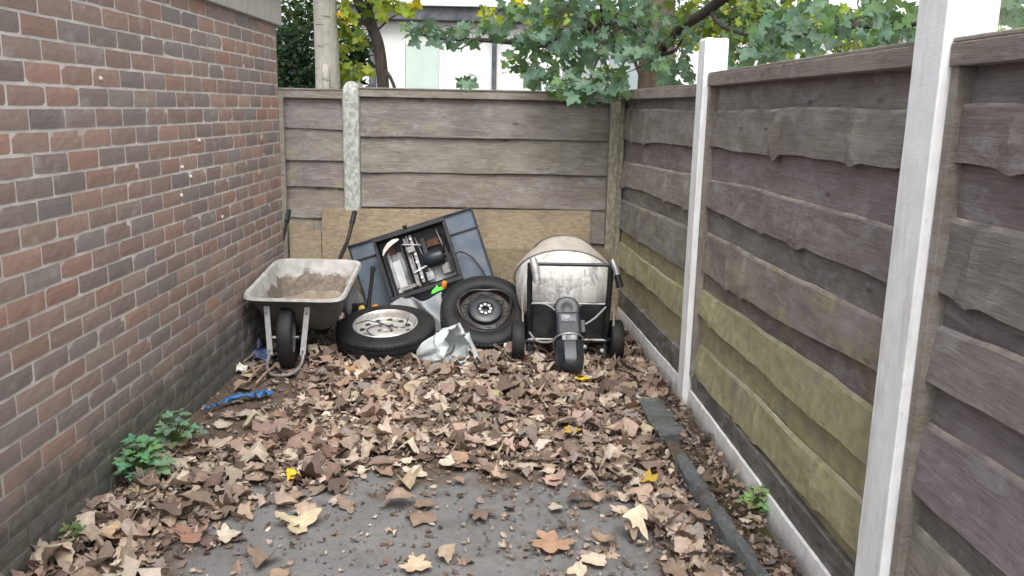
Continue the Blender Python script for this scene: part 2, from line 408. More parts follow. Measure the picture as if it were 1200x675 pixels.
def kerb_mat():
    m = N('kerb_concrete'); p = m.pos()
    c = m.mix(m.ramp(m.noise(p, 18, 6, .7), .3, .7), (.07, .078, .085), (.15, .16, .165))
    c = m.mix(m.math('MULTIPLY', m.ramp(m.noise(p, 8, 6, .7), .5, .62), .75), c, (.075, .06, .042))
    c = m.mix(m.math('MULTIPLY', m.ramp(m.noise(m.map(p, (1, 1, 1), (3, 1, 2)), 6, 5, .65), .56, .68), .7), c, (.06, .07, .025))
    c = m.mix(m.math('MULTIPLY', m.ramp(m.noise(p, 90, 3), .62, .7), .4), c, (.26, .26, .25))
    m.set(Base_Color=c, Roughness=.92, Normal=m.bump(m.math('ADD', m.noise(p, 30, 6, .75), m.noise(p, 120, 4)), .9, .012)); return m.m
M_kerb = kerb_mat()
M_render = basic('white_render', (.80, .81, .80), .85, 0, 3, .04)
M_fascia = basic('dark_fascia', (.055, .065, .085), .6, 0, 8, .3, (.25, .25, .25), .4)
M_pale = basic('pale_green_door', (.50, .60, .55), .6, 0, 3, .06)
M_glass = basic('window_glass', (.35, .4, .42), .08, 0, 3, .05)

# ------------------------------------------------------------------ ground
def sheet(name, x0, x1, y0, y1, nx, ny, hf, mat):
    vs = []; fs = []
    for j in range(ny+1):
        for i in range(nx+1):
            x = x0+(x1-x0)*i/nx; y = y0+(y1-y0)*j/ny; vs.append((x, y, hf(x, y)))
    for j in range(ny):
        for i in range(nx):
            a = j*(nx+1)+i; fs.append((a, a+1, a+nx+2, a+nx+1))
    b = MB(); b.add(vs, fs); o = b.build(name, mat, smooth=True); tag(o, kind='structure'); return o
def gh(x, y): return -.004
_xs = [-150, -20, -4] + [-2+.1*i for i in range(46)] + [4, 20, 150]
_ys = [-150, -20, -2] + [.1*i for i in range(80)] + [12, 30, 150]
_b = MB()
def ghz(x, y):
    if -1.7 < x < 1.2 and 0 < y < 6.6: return -.004 + .006*math.sin(3.1*x+1.3*y)*math.sin(2.3*y+.7) - .004
    return -.008
_b.add([(x, y, ghz(x, y)) for y in _ys for x in _xs], [(j*len(_xs)+i, j*len(_xs)+i+1, (j+1)*len(_xs)+i+1, (j+1)*len(_xs)+i) for j in range(len(_ys)-1) for i in range(len(_xs)-1)])
tag(_b.build('ground', M_ground, smooth=True), kind='structure')

# fence reference line (inner faces of the right hand posts)
FA, FB = 1.083, .0435
def fence_x(y): return FA-FB*y
FRZ = math.atan2(-1, FB)
# soil strip between the edging and the fence
vs = []; fs = []; n = 40
for i in range(n+1):
    y = .4+(5.95-.4)*i/n
    xl = np.interp(y, [.4, 2.6, 3.4, 4.25, 4.35, 5.95], [.86, .80, .72, .70, .80, .78]); xr = fence_x(y)+.045
    for k in range(7):
        t = k/6; vs.append((xl+(xr-xl)*t, y, (.030*(1-t)**.7+.012*math.sin(9*y+5*t)*(1 if y < 4.2 else .4))*(1 if y < 4.3 else .45)+.002))
for i in range(n):
    for k in range(6): a = i*7+k; fs.append((a, a+1, a+8, a+7))
_b = MB(); _b.add(vs, fs); tag(_b.build('soil_strip', M_soil, smooth=True), kind='structure')

# ------------------------------------------------------------------ brick wall
WX, WEND, WZ0 = -1.585, 5.80, 1.493-1.5
wall = empty('brick_wall', (WX-.11, 3.2, 0), 0, 'long red and brown brick wall with grey concrete coping on the left', 'wall')
wl = Vector(wall.location)
b = MB(); b.box((-.0022-wl.x+WX-.107, (0.5+WEND-.006)/2-wl.y, (2.018-.05)/2), (.214, WEND-.006-.5, 2.018+.05)); mo = b.build('mortar', M_mortar, wall)
variants = []
def brick_mesh(L, H=.0634, D=.10, seed=0, dirty=True):
    r = random.Random(seed); n = MB()
    nx, nz = 6, 3
    # front face at local x=0 (towards +x), length along y, height along z
    vs = []; fs = []
    for j in range(nz+1):
        for i in range(nx+1):
            y = -L/2+L*i/nx; z = -H/2+H*j/nz
            e = (i in (0, nx))+(j in (0, nz))
            x = r.uniform(-.0006, .0006) - (.0012 if e == 1 else .0022 if e == 2 else 0)
            if e: y += r.uniform(-.0012, .0012); z += r.uniform(-.0010, .0010)
            if e == 2 and r.random() < .05: x -= .006; y *= .975
            vs.append((x, y, z))
    for j in range(nz):
        for i in range(nx): a = j*(nx+1)+i; fs.append((a, a+1, a+nx+2, a+nx+1))
    # sides back into the mortar
    loop = [i for i in range(nx+1)] + [(j)*(nx+1)+nx for j in range(1, nz+1)] + [nz*(nx+1)+i for i in range(nx-1, -1, -1)] + [j*(nx+1) for j in range(nz-1, 0, -1)]
    base = len(vs)
    for k in loop: x, y, z = vs[k]; vs.append((-.03, y, z))
    m = len(loop)
    for k in range(m): fs.append((loop[(k+1) % m], loop[k], base+k, base+(k+1) % m))
    return vs, fs
PAL = [((.37, .215, .165), 3), ((.335, .205, .162), 5), ((.295, .205, .17), 6), ((.25, .19, .17), 5), ((.22, .185, .172), 4), ((.23, .205, .19), 3), ((.34, .255, .205), 2)]
palw = [w for _, w in PAL]
def brick_col(course, y):
    k = random.Random(course*997+int(y*31))
    base = random.Random(course*13+int(y*1.3)*7).choices(PAL, palw)[0][0]
    own = k.choices(PAL, palw)[0][0]; f = k.uniform(.35, 1)
    g = k.uniform(.86, 1.12)
    return tuple(g*(base[i]*(1-f)+own[i]*f) for i in range(3))+(1,)
full = []
for k in range(10):
    n = MB(); n.add(*brick_mesh(.2135, seed=k)); full.append(n.mesh('brick', M_brick))
cand = []
for ci in range(27):
    z = WZ0+.075*ci+.0375
    off = 2.819+.225*((WEND-2.819)//.225)   # phase
    ph = 2.819 + (.1125 if (ci-19) % 2 else 0)
    k0 = math.ceil((.55-ph)/.225); y0 = ph+.225*k0
    while y0 < WEND-.03:
        y1 = min(y0+.225, WEND)
        cand.append((ci, y0, y1, z)); y0 = y1
def parea(y, z):
    a = pr((WX, y-.1, z-.03)); b2 = pr((WX, y+.1, z+.03)); c = pr((WX, y, z))
    if not (-20 < c[0] < 1220 and -20 < c[1] < 700): return 0
    return abs((a[0]-b2[0])*(a[1]-b2[1]))/1 if False else abs(a[0]-b2[0])*FPX*.065/max(c[2], .1)
sc = sorted(range(len(cand)), key=lambda i: -parea((cand[i][1]+cand[i][2])/2, cand[i][3]))
single = set(i for i in sc[:300])
stuff = MB()
for i, (ci, y0, y1, z) in enumerate(cand):
    L = y1-y0-.0115; yc = (y0+y1)/2; col = brick_col(ci, yc)
    jx = random.uniform(-.0002, .0018)
    if i in single:
        if L > .2: me = full[random.randrange(10)]
        else: n = MB(); n.add(*brick_mesh(L, seed=i)); me = n.mesh('brick', M_brick)
        o = link('brick', me, wall, col); o.location = (WX+jx-wl.x, yc-wl.y, z)
        o.rotation_euler = (random.uniform(-.008, .008), random.uniform(-.01, .01), random.uniform(-.006, .006))
    else:
        vs_, fs_ = brick_mesh(L, seed=i)
        stuff.add(vs_, fs_, col, Matrix.Translation((WX+jx-wl.x, yc-wl.y, z)))
o = stuff.build('bricks_beyond', M_brick_a, wall, attr=True); o['kind'] = 'stuff'
# coping: long concrete slabs with open joints
cop = MB(); cop.box((WX-.105-wl.x, (.5+WEND+.03)/2-wl.y, 2.018+.085), (.27, WEND+.03-.5, .17)); co = cop.build('coping', M_coping, wall, bevel=.006)
cc = MB(); cc.box((WX-.105-wl.x, (.5+WEND+.05)/2-wl.y, 2.018+.187), (.31, WEND+.05-.5, .03)); cc.build('coping_cap', M_fascia, co)
# pale filler patches and white screw plugs on the wall
for px, py, w, h in ((306, 161, .07, .05), (303, 202, .09, .045)):
    d = ray(px, py); P = CO+d*(WX/d[0]); n = MB()
    n.add([(0, w*.5*math.cos(a)*random.uniform(.75, 1.1), h*.5*math.sin(a)*random.uniform(.8, 1.1)) for a in np.linspace(0, 6.28, 11)[:-1]]+[(.004, 0, 0)], [(k, (k+1) % 10, 10) for k in range(10)])
    o = n.build('filler_patch', M_mortar if False else basic('pale_filler', (.42, .34, .27), .9), wall); o.location = (WX+.0045-wl.x, P[1]-wl.y, P[2])
for px, py in ((117, 92), (233, 165), (223, 207), (212, 229), (260, 254), (213, 196)):
    d = ray(px, py); P = CO+d*(WX/d[0]); n = MB()
    n.lathe([(0, .006), (.006, .005), (.009, 0), (.009, -.012)], 10, Matrix.Rotation(rad(90), 4, 'Y'))
    o = n.build('wall_plug', M_paper, wall); o.location = (WX+.004-wl.x, P[1]-wl.y, P[2])

# ------------------------------------------------------------------ fence
def waney(r, amp):
    ks = [(r.uniform(1.2, 3.2), r.uniform(0, 6.3), 1), (r.uniform(4, 8), r.uniform(0, 6.3), .45), (r.uniform(10, 18), r.uniform(0, 6.3), .22), (r.uniform(25, 40), r.uniform(0, 6.3), .1)]
    return lambda x: amp*sum(a*math.sin(k*x+p) for k, p, a in ks)
def board(parent, L, zt, zb, yt, yb, col, r, waney_t=0, waney_b=0, th=.012, slope=0, knots=0):
    # a sawn board with waney edges: inner face at y=yt (top) .. yb (bottom)
    ft, fb = waney(r, waney_t), waney(r, waney_b); cup = waney(r, .0025); nx = max(12, int(L*40)); SS = (0, .2, .45, .7, .93, 1.); nz = 5
    kn = [(r.uniform(.1, L-.1), r.uniform(.12, .2)) for _ in range(knots)]
    vs = []; lip = []; fs = []
    for side in (0, 1):
        for i in range(nx+1):
            x = L*i/nx; t_ = zt[0]+(zt[1]-zt[0])*i/nx+ft(x); b_ = zb[0]+(zb[1]-zb[0])*i/nx+fb(x)
            for kx, kw in kn:
                b_ -= .014*math.exp(-((x-kx)/.035)**2)
            for j in range(nz+1):
                s = SS[j]; z = b_+(t_-b_)*s; y = yb+(yt-yb)*s+cup(x+s*.7)*(1+s)
                for kx, kw in kn: y -= .015*math.exp(-((x-kx-.05*(s-.5))/.022)**2)*math.sin(math.pi*s)
                if side: y += th
                elif waney_t and j == nz: y += .006
                vs.append((x, y, z)); lip.append(1. if (waney_t and j == nz) else .0)
    m = (nx+1)*(nz+1); w = nz+1
    for i in range(nx):
        for j in range(nz):
            a = i*w+j
            fs.append((a, a+w, a+w+1, a+1)); fs.append((m+a, m+a+1, m+a+w+1, m+a+w))
        fs.append((i*w+nz, (i+1)*w+nz, m+(i+1)*w+nz, m+i*w+nz)); fs.append((i*w, m+i*w, m+(i+1)*w, (i+1)*w))
    for i in (0, nx):
        for j in range(nz):
            a = i*w+j; q = (a, a+1, m+a+1, m+a); fs.append(q if i == 0 else q[::-1])
    n = MB(); n.add(vs, fs); me = n.mesh('board', M_wood)
    at = me.attributes.new('lip', 'FLOAT', 'POINT'); at.data.foreach_set('value', lip)
    return link('board', me, parent, col)
PURP = (.255, .222, .215); BRN = (.285, .25, .22); TAN = (.32, .285, .235); GRY = (.28, .252, .228)
def vary(c, r, s=.16, al=0):
    g = r.uniform(1-s, 1+s); return tuple(k*g*r.uniform(.96, 1.04) for k in c)+(al,)
def boxpart(name, parent, c, size, mat, col=None, bevel=.003, jit=.001):
    n = MB(); n.box(c, size, jit=jit); return n.build(name, mat, parent, color=col, bevel=bevel)
def finish_panel(e, L, cap_z, label):
    if 'algae' in label:
        n = MB(); n.lathe([(0, .004), (.015, .003), (.018, 0), (.018, -.004)], 16, frame((L*.42, -.036, cap_z-.022), (0, -1, 0), (1, 0, 0))); n.build('nail_cap', M_paper, e, smooth=True)
    return e
def hit_and_miss(y_far, y_near, fronts, seed, label, cap_z, moss, bottom, x_far=None):
    r = random.Random(seed)
    xf = x_far or fence_x(y_far)+.052; dx_ = fence_x(y_near)+.052-xf
    P0 = Vector((xf, y_far, 0)); L = math.hypot(y_far-y_near, dx_)
    e = empty('fence_panel', P0, math.atan2(y_near-y_far, dx_), label, 'fence panel', 'waney board fence panels')
    # back boards fill between the front ones
    zs = [(cap_z-.03, cap_z-.03)]+[f for f in fronts for f in f]
    gaps = []; up = (cap_z-.04, cap_z-.04)
    for t, bt in fronts:
        gaps.append((up, t)); up = bt
    gaps.append((up, (bottom, bottom)))
    for k, (t, bt) in enumerate(gaps):
        zm = bt[0]; al = moss(zm)
        c = vary(PURP if zm > .55 else BRN, r, .14, al)
        board(e, L, (t[0]+.045, t[1]+.045), (bt[0]-.04, bt[1]-.04), .006, .004, c, r, 0, 0, .010)
    for k, (t, bt) in enumerate(fronts):
        al = moss(bt[0]); c = vary(r.choice((PURP, BRN, GRY)) , r, .12, al)
        board(e, L, t, bt, -.010, -.021, c, r, .006, .0085, .013, knots=r.choice((2, 3, 4)))
    rl = boxpart('cap_rail', e, (L/2, -.008, cap_z-.026), (L, .070, .052), M_wood, (*BRN, 0))
    boxpart('cap_strip', e, (L/2, -.002, cap_z+.006), (L, .075, .012), M_wood, (*TAN, .25))
    for x in (.018, L-.018): boxpart('batten', e, (x, -.012, (cap_z-.052+bottom)/2), (.032, .050, cap_z-.052-bottom), M_wood, (*TAN, .05))
    boxpart('bottom_rail', e, (L/2, .006, (bottom+.125)/2), (L, .05, bottom-.105), M_wood, (.15, .135, .12, .15))
    return finish_panel(e, L, cap_z, label)
    return e
F2 = [((1.535, 1.544), (1.368, 1.386)), ((1.207, 1.238), (1.06, 1.089)), ((.937, .973), (.744, .819)), ((.664, .714), (.536, .540)), ((.379, .43), (.212, .272))]
F1 = [((1.53, 1.534), (1.325, 1.344)), ((1.175, 1.199), (1.005, 1.02)), ((.90, .926), (.68, .707)), ((.575, .595), (.41, .441))]
F3 = [((1.548, 1.53), (1.408, 1.40)), ((1.287, 1.30), (1.106, 1.12)), ((1.033, 1.06), (.893, .91)), ((.784, .80), (.603, .59)), ((.50, .49), (.30, .31))]
hit_and_miss(6.27, 4.34, F1, 11, 'mossy waney board fence panel between the two far right posts', 1.652, lambda z: .95 if z < .62 else .4 if z < .95 else .12, .24, .775)
hit_and_miss(4.215, 2.20, F2, 12, 'weathered waney board fence panel with green algae between the white posts', 1.698, lambda z: .95 if z < .60 else .45 if z < .84 else .1, .20)
hit_and_miss(2.06, .25, F3, 13, 'dark grey waney board fence panel cut off at the right edge', 1.692, lambda z: .0, .22)

def h_post(name, y0, y1, depth, top, mat, label, proud=.0):
    # H section concrete post; local x along the fence, y outwards; slots in both ends
    e_y = (y0+y1)/2; P = Vector((fence_x(e_y)-proud, e_y, 0)); w = abs(y1-y0); n = MB()
    s0, s1, sd = depth*.34, depth*.80, .022
    out = [(-w/2, 0), (w/2, 0), (w/2, s0), (w/2-sd, s0+.006), (w/2-sd, s1-.006), (w/2, s1), (w/2, depth), (-w/2, depth), (-w/2, s1), (-w/2+sd, s1-.006), (-w/2+sd, s0+.006), (-w/2, s0)]
    zs = list(np.linspace(-.05, top-.012, 14))
    vs = [(x+random.uniform(-.0006, .0006), y+random.uniform(-.0006, .0006), z) for z in zs for x, y in out]+[(x*.9, y*.9+depth*.05, top) for x, y in out]; m = len(out); fs = []
    for i in range(len(zs)):
        for k in range(m): fs.append((i*m+k, i*m+(k+1) % m, (i+1)*m+(k+1) % m, (i+1)*m+k))
    fs.append(tuple(len(zs)*m+k for k in range(m)))
    n.add(vs, fs); o = n.build(name, mat, bevel=.004); o.location = P; o.rotation_euler = (0, 0, FRZ)
    return tag(o, label, 'post', 'concrete fence posts')
h_post('concrete_post', 4.335, 4.215, .115, 1.872, M_postw, 'white concrete post rising above the fence behind the grey kerb stone', .012)
h_post('concrete_post', 2.2, 2.06, .125, 1.95, M_postw, 'large white concrete post nearest the camera on the right', .008)

def gravel(y_far, y_near, h, label, x_far=None):
    xf = x_far or fence_x(y_far)+.020; dx_ = fence_x(y_near)+.020-xf
    L = math.hypot(y_far-y_near, dx_); P0 = Vector((xf, y_far, 0)); n = MB(); nx = 30
    vs = []; fs = []; r = random.Random(int(y_far*10))
    for i in range(nx+1):
        x = L*i/nx
        for (y, z) in ((-.007, -.06), (-.005+r.uniform(-.001, .001), h*.55), (0+r.uniform(-.001, .001), h), (.045, h), (.045, -.06)): vs.append((x, y, z+(r.uniform(-.002, .002) if z > 0 else 0)))
    for i in range(nx):
        for k in range(5): fs.append((i*5+k, (i+1)*5+k, (i+1)*5+(k+1) % 5, i*5+(k+1) % 5))
    fs.append((0, 1, 2, 3, 4)); fs.append(tuple(nx*5+k for k in (4, 3, 2, 1, 0)))
    n.add(vs, fs); o = n.build('gravel_board', M_gravelb); o.location = P0; o.rotation_euler = (0, 0, math.atan2(y_near-y_far, dx_))
    return tag(o, label, 'gravel board', 'concrete gravel boards')
gravel(4.215, 2.2, .118, 'pale concrete gravel board under the algae stained panel')
gravel(6.17, 4.335, .12, 'concrete gravel board behind the cement mixer along the far panel', .765)
gravel(2.06, .25, .1, 'concrete gravel board under the nearest panel at the right edge')

# back fence
BY = 6.30
def back_panel(x0, x1, edges, cap, seed, label, tone, al):
    r = random.Random(seed); e = empty('fence_panel', (x0, BY, 0), 0, label, 'fence panel', 'lapped board back fence panels'); L = x1-x0
    up = cap
    for k, z in enumerate(edges):
        c = vary(tone[k % len(tone)], r, .08, al+(.25 if z[0] < .6 else 0))
        board(e, L, (up[0]+.03, up[1]+.03), z, .006, -.018, c, r, 0, .004, .012, knots=r.choice((0, 1)))
        up = z
    boxpart('cap_rail', e, (L/2, -.006, (cap[0]+cap[1])/2+.028), (L, .06, .055), M_wood, (*TAN, .2))
    boxpart('cap_strip', e, (L/2, -.004, (cap[0]+cap[1])/2+.062), (L, .075, .012), M_wood, (*BRN, .2))
    return e
e = back_panel(-1.135, .69, [(1.298, 1.312), (1.045, 1.055), (.792, .803), (.54, .55), (.29, .3), (.03, .03)], (1.575, 1.59), 21, 'wide back fence panel of lapped brown boards above the pile', [GRY, BRN, GRY], .30)
e2 = back_panel(-1.72, -1.255, [(1.358, 1.35), (1.125, 1.12), (.93, .925), (.70, .70), (.45, .45), (.2, .2), (.03, .03)], (1.565, 1.565), 22, 'narrow back fence panel with five boards in the left corner', [GRY, BRN], .38)
boxpart('batten', e2, (.02, -.03, .80), (.04, .016, 1.56), M_wood, (*TAN, .25))
# smaller back posts
n = MB(); w, d = .118, .10
prof = []
zs = [-.05]+list(np.linspace(.3, 1.60, 8))
vs = [(x+random.uniform(-.001, .001), y, z) for z in zs for x, y in ((-w/2, 0), (-w/2+.012, -.012), (w/2-.012, -.012), (w/2, 0), (w/2, d), (-w/2, d))]
tops = [(.96, 1.635), (.82, 1.662), (.5, 1.682), (.12, 1.69)]
for s, z in tops: vs += [(x*s, y if s > .9 else y*(.4+.6*s)+.02, z) for x, y in ((-w/2, 0), (-w/2+.012, -.012), (w/2-.012, -.012), (w/2, 0), (w/2, d), (-w/2, d))]
L_ = len(vs)//6; fs = [(i*6+k, i*6+(k+1) % 6, (i+1)*6+(k+1) % 6, (i+1)*6+k) for i in range(L_-1) for k in range(6)]+[tuple((L_-1)*6+k for k in range(6))]
n.add(vs, fs); o = n.build('concrete_post', M_postm, smooth=True, bevel=.003); o.location = (-1.195, BY-.045, 0)
tag(o, 'round topped concrete post with flaking white paint in the back fence', 'post', 'concrete fence posts')
n = MB(); n.box((0, 0, .84), (.068, .085, 1.78), jit=.001); n.box((.052, .02, .80), (.04, .10, 1.70), jit=.001)
o = n.build('concrete_post', M_postr, bevel=.004); o.location = (.70, BY-.06, 0); tag(o, 'thin mossy corner post behind the cement mixer', 'post', 'concrete fence posts')

# ------------------------------------------------------------------ edging stones
def kerb(pts, w, h, label, seed):
    r = random.Random(seed); pts = spline([Vector((x, y, 0)) for x, y in pts], 6); n = MB(); vs = []; fs = []; m = len(pts)
    for i, p in enumerate(pts):
        t = (pts[min(i+1, m-1)]-pts[max(i-1, 0)]).normalized(); s = Vector((t.y, -t.x, 0))
        for a, z in ((0, -.05), (0, h*.8), (.18, h), (.82, h), (1, h*.85), (1, -.05)):
            vs.append(p+s*(a*w)+Vector((r.uniform(-.006, .006), r.uniform(-.006, .006), z+r.uniform(-.007, .006))))
    for i in range(m-1):
        for k in range(5): fs.append((i*6+k, i*6+k+1, (i+1)*6+k+1, (i+1)*6+k))
    fs.append(tuple(range(6))[::-1]); fs.append(tuple((m-1)*6+k for k in range(6)))
    n.add(vs, fs); o = n.build('kerb_stone', M_kerb, smooth=True)
    return tag(o, label, 'kerb stone', 'concrete edging stones')
kerb([(.86, 1.2), (.81, 2.2), (.775, 2.75), (.735, 3.2), (.715, 3.47)], .055, .07, 'long dark edging stone running to the bottom edge', 1)
kerb([(.70, 3.72), (.675, 3.95), (.665, 4.22)], .13,   .065, 'short broad kerb stone at the foot of the white post', 2)
kerb([(.70, 4.32), (.735, 4.9)], .05, .018, 'sunken edging strip half buried in leaves beyond the white post', 3)

# ------------------------------------------------------------------ sheet board and plank leaning on the back fence
e = empty('sheet_board', (-.44, BY-.06, 0), 0, 'tan weathered sheet board with notched left end leaning on the back fence', 'board')
def leanplate(n, outline, th, y0, lean):
    m = len(outline); vs = [(x, y0+lean*z, z) for x, z in outline]+[(x, y0+lean*z+th, z) for x, z in outline]
    n.add(vs, [tuple(range(m)), tuple(range(2*m-1, m-1, -1))]+[(k, m+k, m+(k+1) % m, (k+1) % m) for k in range(m)])
n = MB(); leanplate(n, [(-.98, .40), (1.0, .40), (.995, .80), (-.975, .775), (-.975, .725), (-.98, .665)], .015, -.02, .03); n.build('panel', M_osb, e)
n = MB(); leanplate(n, [(-1.22, .36), (-1.0, .36), (-.985, .40), (-.985, .615), (-1.04, .615), (-1.04, .665), (-1.215, .668)], .015, -.0235, .03); n.build('notched_end', M_osb, e)
o = None
n = MB(); leanplate(n, [(-.76, 0), (1.13, 0), (1.125, .53), (-.755, .50)], .02, 0, 0); o = n.build('plank', M_plank); o.location = (-.44, BY-.125, 0)
tag(o, 'wide weathered plank standing on edge below the sheet board', 'plank')
n = MB(); leanplate(n, [(-.035, 0), (.075, 0), (.07, .50), (-.03, .49)], .016, 0, .06); o = n.build('offcut_board', M_plank); o.location = (.735, BY-.2, .0)
o.rotation_euler = (0, 0, 0); tag(o, 'pale board offcut standing in the corner right of the mixer', 'board')

# ------------------------------------------------------------------ wheelbarrow
wb = empty('wheelbarrow', (-1.27, 5.15, 0), 0, 'grey wheelbarrow with dried mortar in its tray against the brick wall', 'wheelbarrow')
wo = Vector(wb.location)
def tray_ring(zf, zb, x0f, x1f, x0b, x1b, yf, yb, rc, n=7):
    # rounded quadrilateral from front (near) to back
    cs = [Vector((x0f, yf, zf)), Vector((x1f, yf, zf)), Vector((x1b, yb, zb)), Vector((x0b, yb, zb))]; out = []
    for i in range(4):
        p, a, b_ = cs[i], cs[i-1], cs[(i+1) % 4]
        u = p+(a-p).normalized()*rc; v = p+(b_-p).normalized()*rc
        for k in range(n):
            t = k/(n-1); out.append(u*(1-t)**2+p*2*t*(1-t)+v*t*t)
    return out
rim = tray_ring(0.432, 0.515, -1.552, -.975, -1.565, -1.005, 4.74, 5.56, .11)
R = {}
R[0] = tray_ring(0.420, 0.503, -1.562, -.965, -1.575, -.995, 4.73, 5.57, .115)      # rolled rim outer lower
R[1] = tray_ring(0.438, 0.521, -1.556, -.971, -1.569, -1.001, 4.735, 5.565, .112)
R[2] = tray_ring(0.432, 0.515, -1.535, -.992, -1.548, -1.022, 4.76, 5.54, .105)
R[3] = tray_ring(0.345, 0.405, -1.50, -1.03, -1.515, -1.06, 4.86, 5.48, .10)
R[4] = tray_ring(0.220, 0.257, -1.45, -1.09, -1.475, -1.11, 4.99, 5.40, .09)
R[5] = tray_ring(0.189, 0.218, -1.40, -1.14, -1.42, -1.16, 5.05, 5.34, .07)
m_ = len(R[0]); n = MB(); vs = []; fs = []
for k in range(6): vs += [p-wo for p in R[k]]
for k in range(5):
    for i in range(m_): fs.append((k*m_+i, k*m_+(i+1) % m_, (k+1)*m_+(i+1) % m_, (k+1)*m_+i))
fs.append(tuple(5*m_+i for i in range(m_)))
n.add(vs, fs); tray = n.build('tray', M_tray, wb, smooth=True)
n = MB(); vs = []
outr = [R[0], tray_ring(0.414, 0.497, -1.54, -.985, -1.555, -1.015, 4.755, 5.55, .105), tray_ring(0.332, 0.393, -1.512, -1.015, -1.527, -1.045, 4.84, 5.495, .105), tray_ring(0.204, 0.242, -1.465, -1.075, -1.487, -1.095, 4.97, 5.415, .09), tray_ring(0.170, 0.200, -1.40, -1.14, -1.42, -1.16, 5.04, 5.35, .07)]
for k in range(5): vs += [p-wo for p in outr[k]]
n.add(vs, [(k*m_+i, (k+1)*m_+i, (k+1)*m_+(i+1) % m_, k*m_+(i+1) % m_) for k in range(4) for i in range(m_)]+[tuple(4*m_+i for i in range(m_-1, -1, -1))])
n.build('tray_underside', M_trayo, tray, smooth=True)
# dried mortar lying in the tray, ragged upper line
n = MB(); vs = []; fs = []; NR, NA = 12, 40; ctr = Vector((-1.27, 5.20, 0))
for i in range(NR+1):
    for k in range(NA):
        a = 2*math.pi*k/NA; t = i/NR; x = ctr.x+.20*t*math.cos(a)*(1+.06*math.sin(4*a)); y = ctr.y+.26*t*math.sin(a)*(1+.06*math.sin(3*a))
        zz = .25+.06*t*t+.012*math.sin(17*x+3)*math.sin(13*y)+.012*math.sin(31*x+y*9)+(y-5.2)*.09
        vs.append(Vector((x, y, zz))-wo)
for i in range(NR):
    for k in range(NA): fs.append((i*NA+k, i*NA+(k+1) % NA, (i+1)*NA+(k+1) % NA, (i+1)*NA+k))
fs.append(tuple(range(NA)))
n.add(vs, fs); n.build('dried_mortar', M_cementm, wb, smooth=True)
# handles: frame tubes from axle up under the tray to the grips
for s, top, mid in ((-1, (-1.622, 6.09, .765), (-1.60, 5.62, .47)), (1, (-1.150, 6.09, .765), (-1.175, 5.62, .47))):
    x0 = -1.30+.062*s
    pts = spline([(x0, 4.82, .18), (x0+.05*s, 5.03, .155), (-1.29+.14*s, 5.32, .18), mid, (mid[0]*.4+top[0]*.6, 5.88, .60), top], 6)
    n = MB(); n.tube([p-wo for p in pts], .0145, 10); n.build('handle', M_black, wb, smooth=True)
    d = (Vector(top)-Vector(pts[-4])).normalized(); n = MB(); n.tube([Vector(top)-d*.10-wo, Vector(top)-d*.05-wo, Vector(top)+d*.012-wo], [.0185, .020, .018], 12); n.build('grip', M_blackpl, wb, smooth=True)
for s in (-1, 1):
    n = MB(); top = Vector((-1.305+.118*s, 4.80, .375)); bot = Vector((-1.315+.094*s, 4.79, .085))
    dx = Vector((.017, 0, 0)); dy = Vector((0, .007, 0)); vs = []
    for p in (top, bot): vs += [p-dx-dy-wo, p+dx-dy-wo, p+dx*.8+dy-wo, p-dx*.8+dy-wo]
    n.add(vs, [(0, 1, 5, 4), (1, 2, 6, 5), (2, 3, 7, 6), (3, 0, 4, 7), (0, 3, 2, 1), (4, 5, 6, 7)]); st = n.build('strut', M_galv, wb, bevel=.003)
    for k in (.12, .9):
        q = top*(1-k)+bot*k-wo; n = MB(); n.lathe([(0, .008), (.007, .008), (.007, 0)], 6, frame(q+Vector((0, -.007, 0)), (0, -1, 0))); n.build('bolt', M_steel, st)
    n = MB(); n.tube([Vector((-1.29+.13*s, 5.40, .20))-wo, Vector((-1.29+.15*s, 5.52, .005))-wo], .013, 8); n.build('leg', M_black, wb, smooth=True)
wc = Vector((-1.315, 4.83, .183))-wo
tyreprof = lambda R0, W, rr: [(rr, -W*.36), (rr+.02, -W*.46), (R0-.03, -W*.5), (R0-.008, -W*.40), (R0, -W*.2), (R0-.002, 0), (R0, W*.2), (R0-.008, W*.40), (R0-.03, W*.5), (rr+.02, W*.46), (rr, W*.36)]
n = MB(); n.lathe(tyreprof(.183, .088, .085), 40, frame(wc, (1, .12, 0.0))); wh = n.build('wheel', M_tyre, wb, smooth=True)
n = MB(); n.lathe([(.015, .03), (.06, .02), (.088, .034), (.088, -.034), (.06, -.02), (.015, -.03)], 30, frame(wc, (1, .12, 0))); n.build('rim', M_galv, wh, smooth=True)
n = MB(); n.tube([wc-Vector((.11, .012, 0)), wc+Vector((.11, .012, 0))], .009, 8); n.build('axle', M_steel, wb, smooth=True)
n = MB(); n.tube([Vector(p)-wo for p in spline([(-1.415, 4.80, .095), (-1.405, 4.70, .045), (-1.36, 4.625, .02), (-1.30, 4.61, .018), (-1.24, 4.64, .025), (-1.215, 4.72, .05), (-1.215, 4.79, .10)], 5)], .0095, 8); n.build('tip_bar', M_steel, wb, smooth=True)

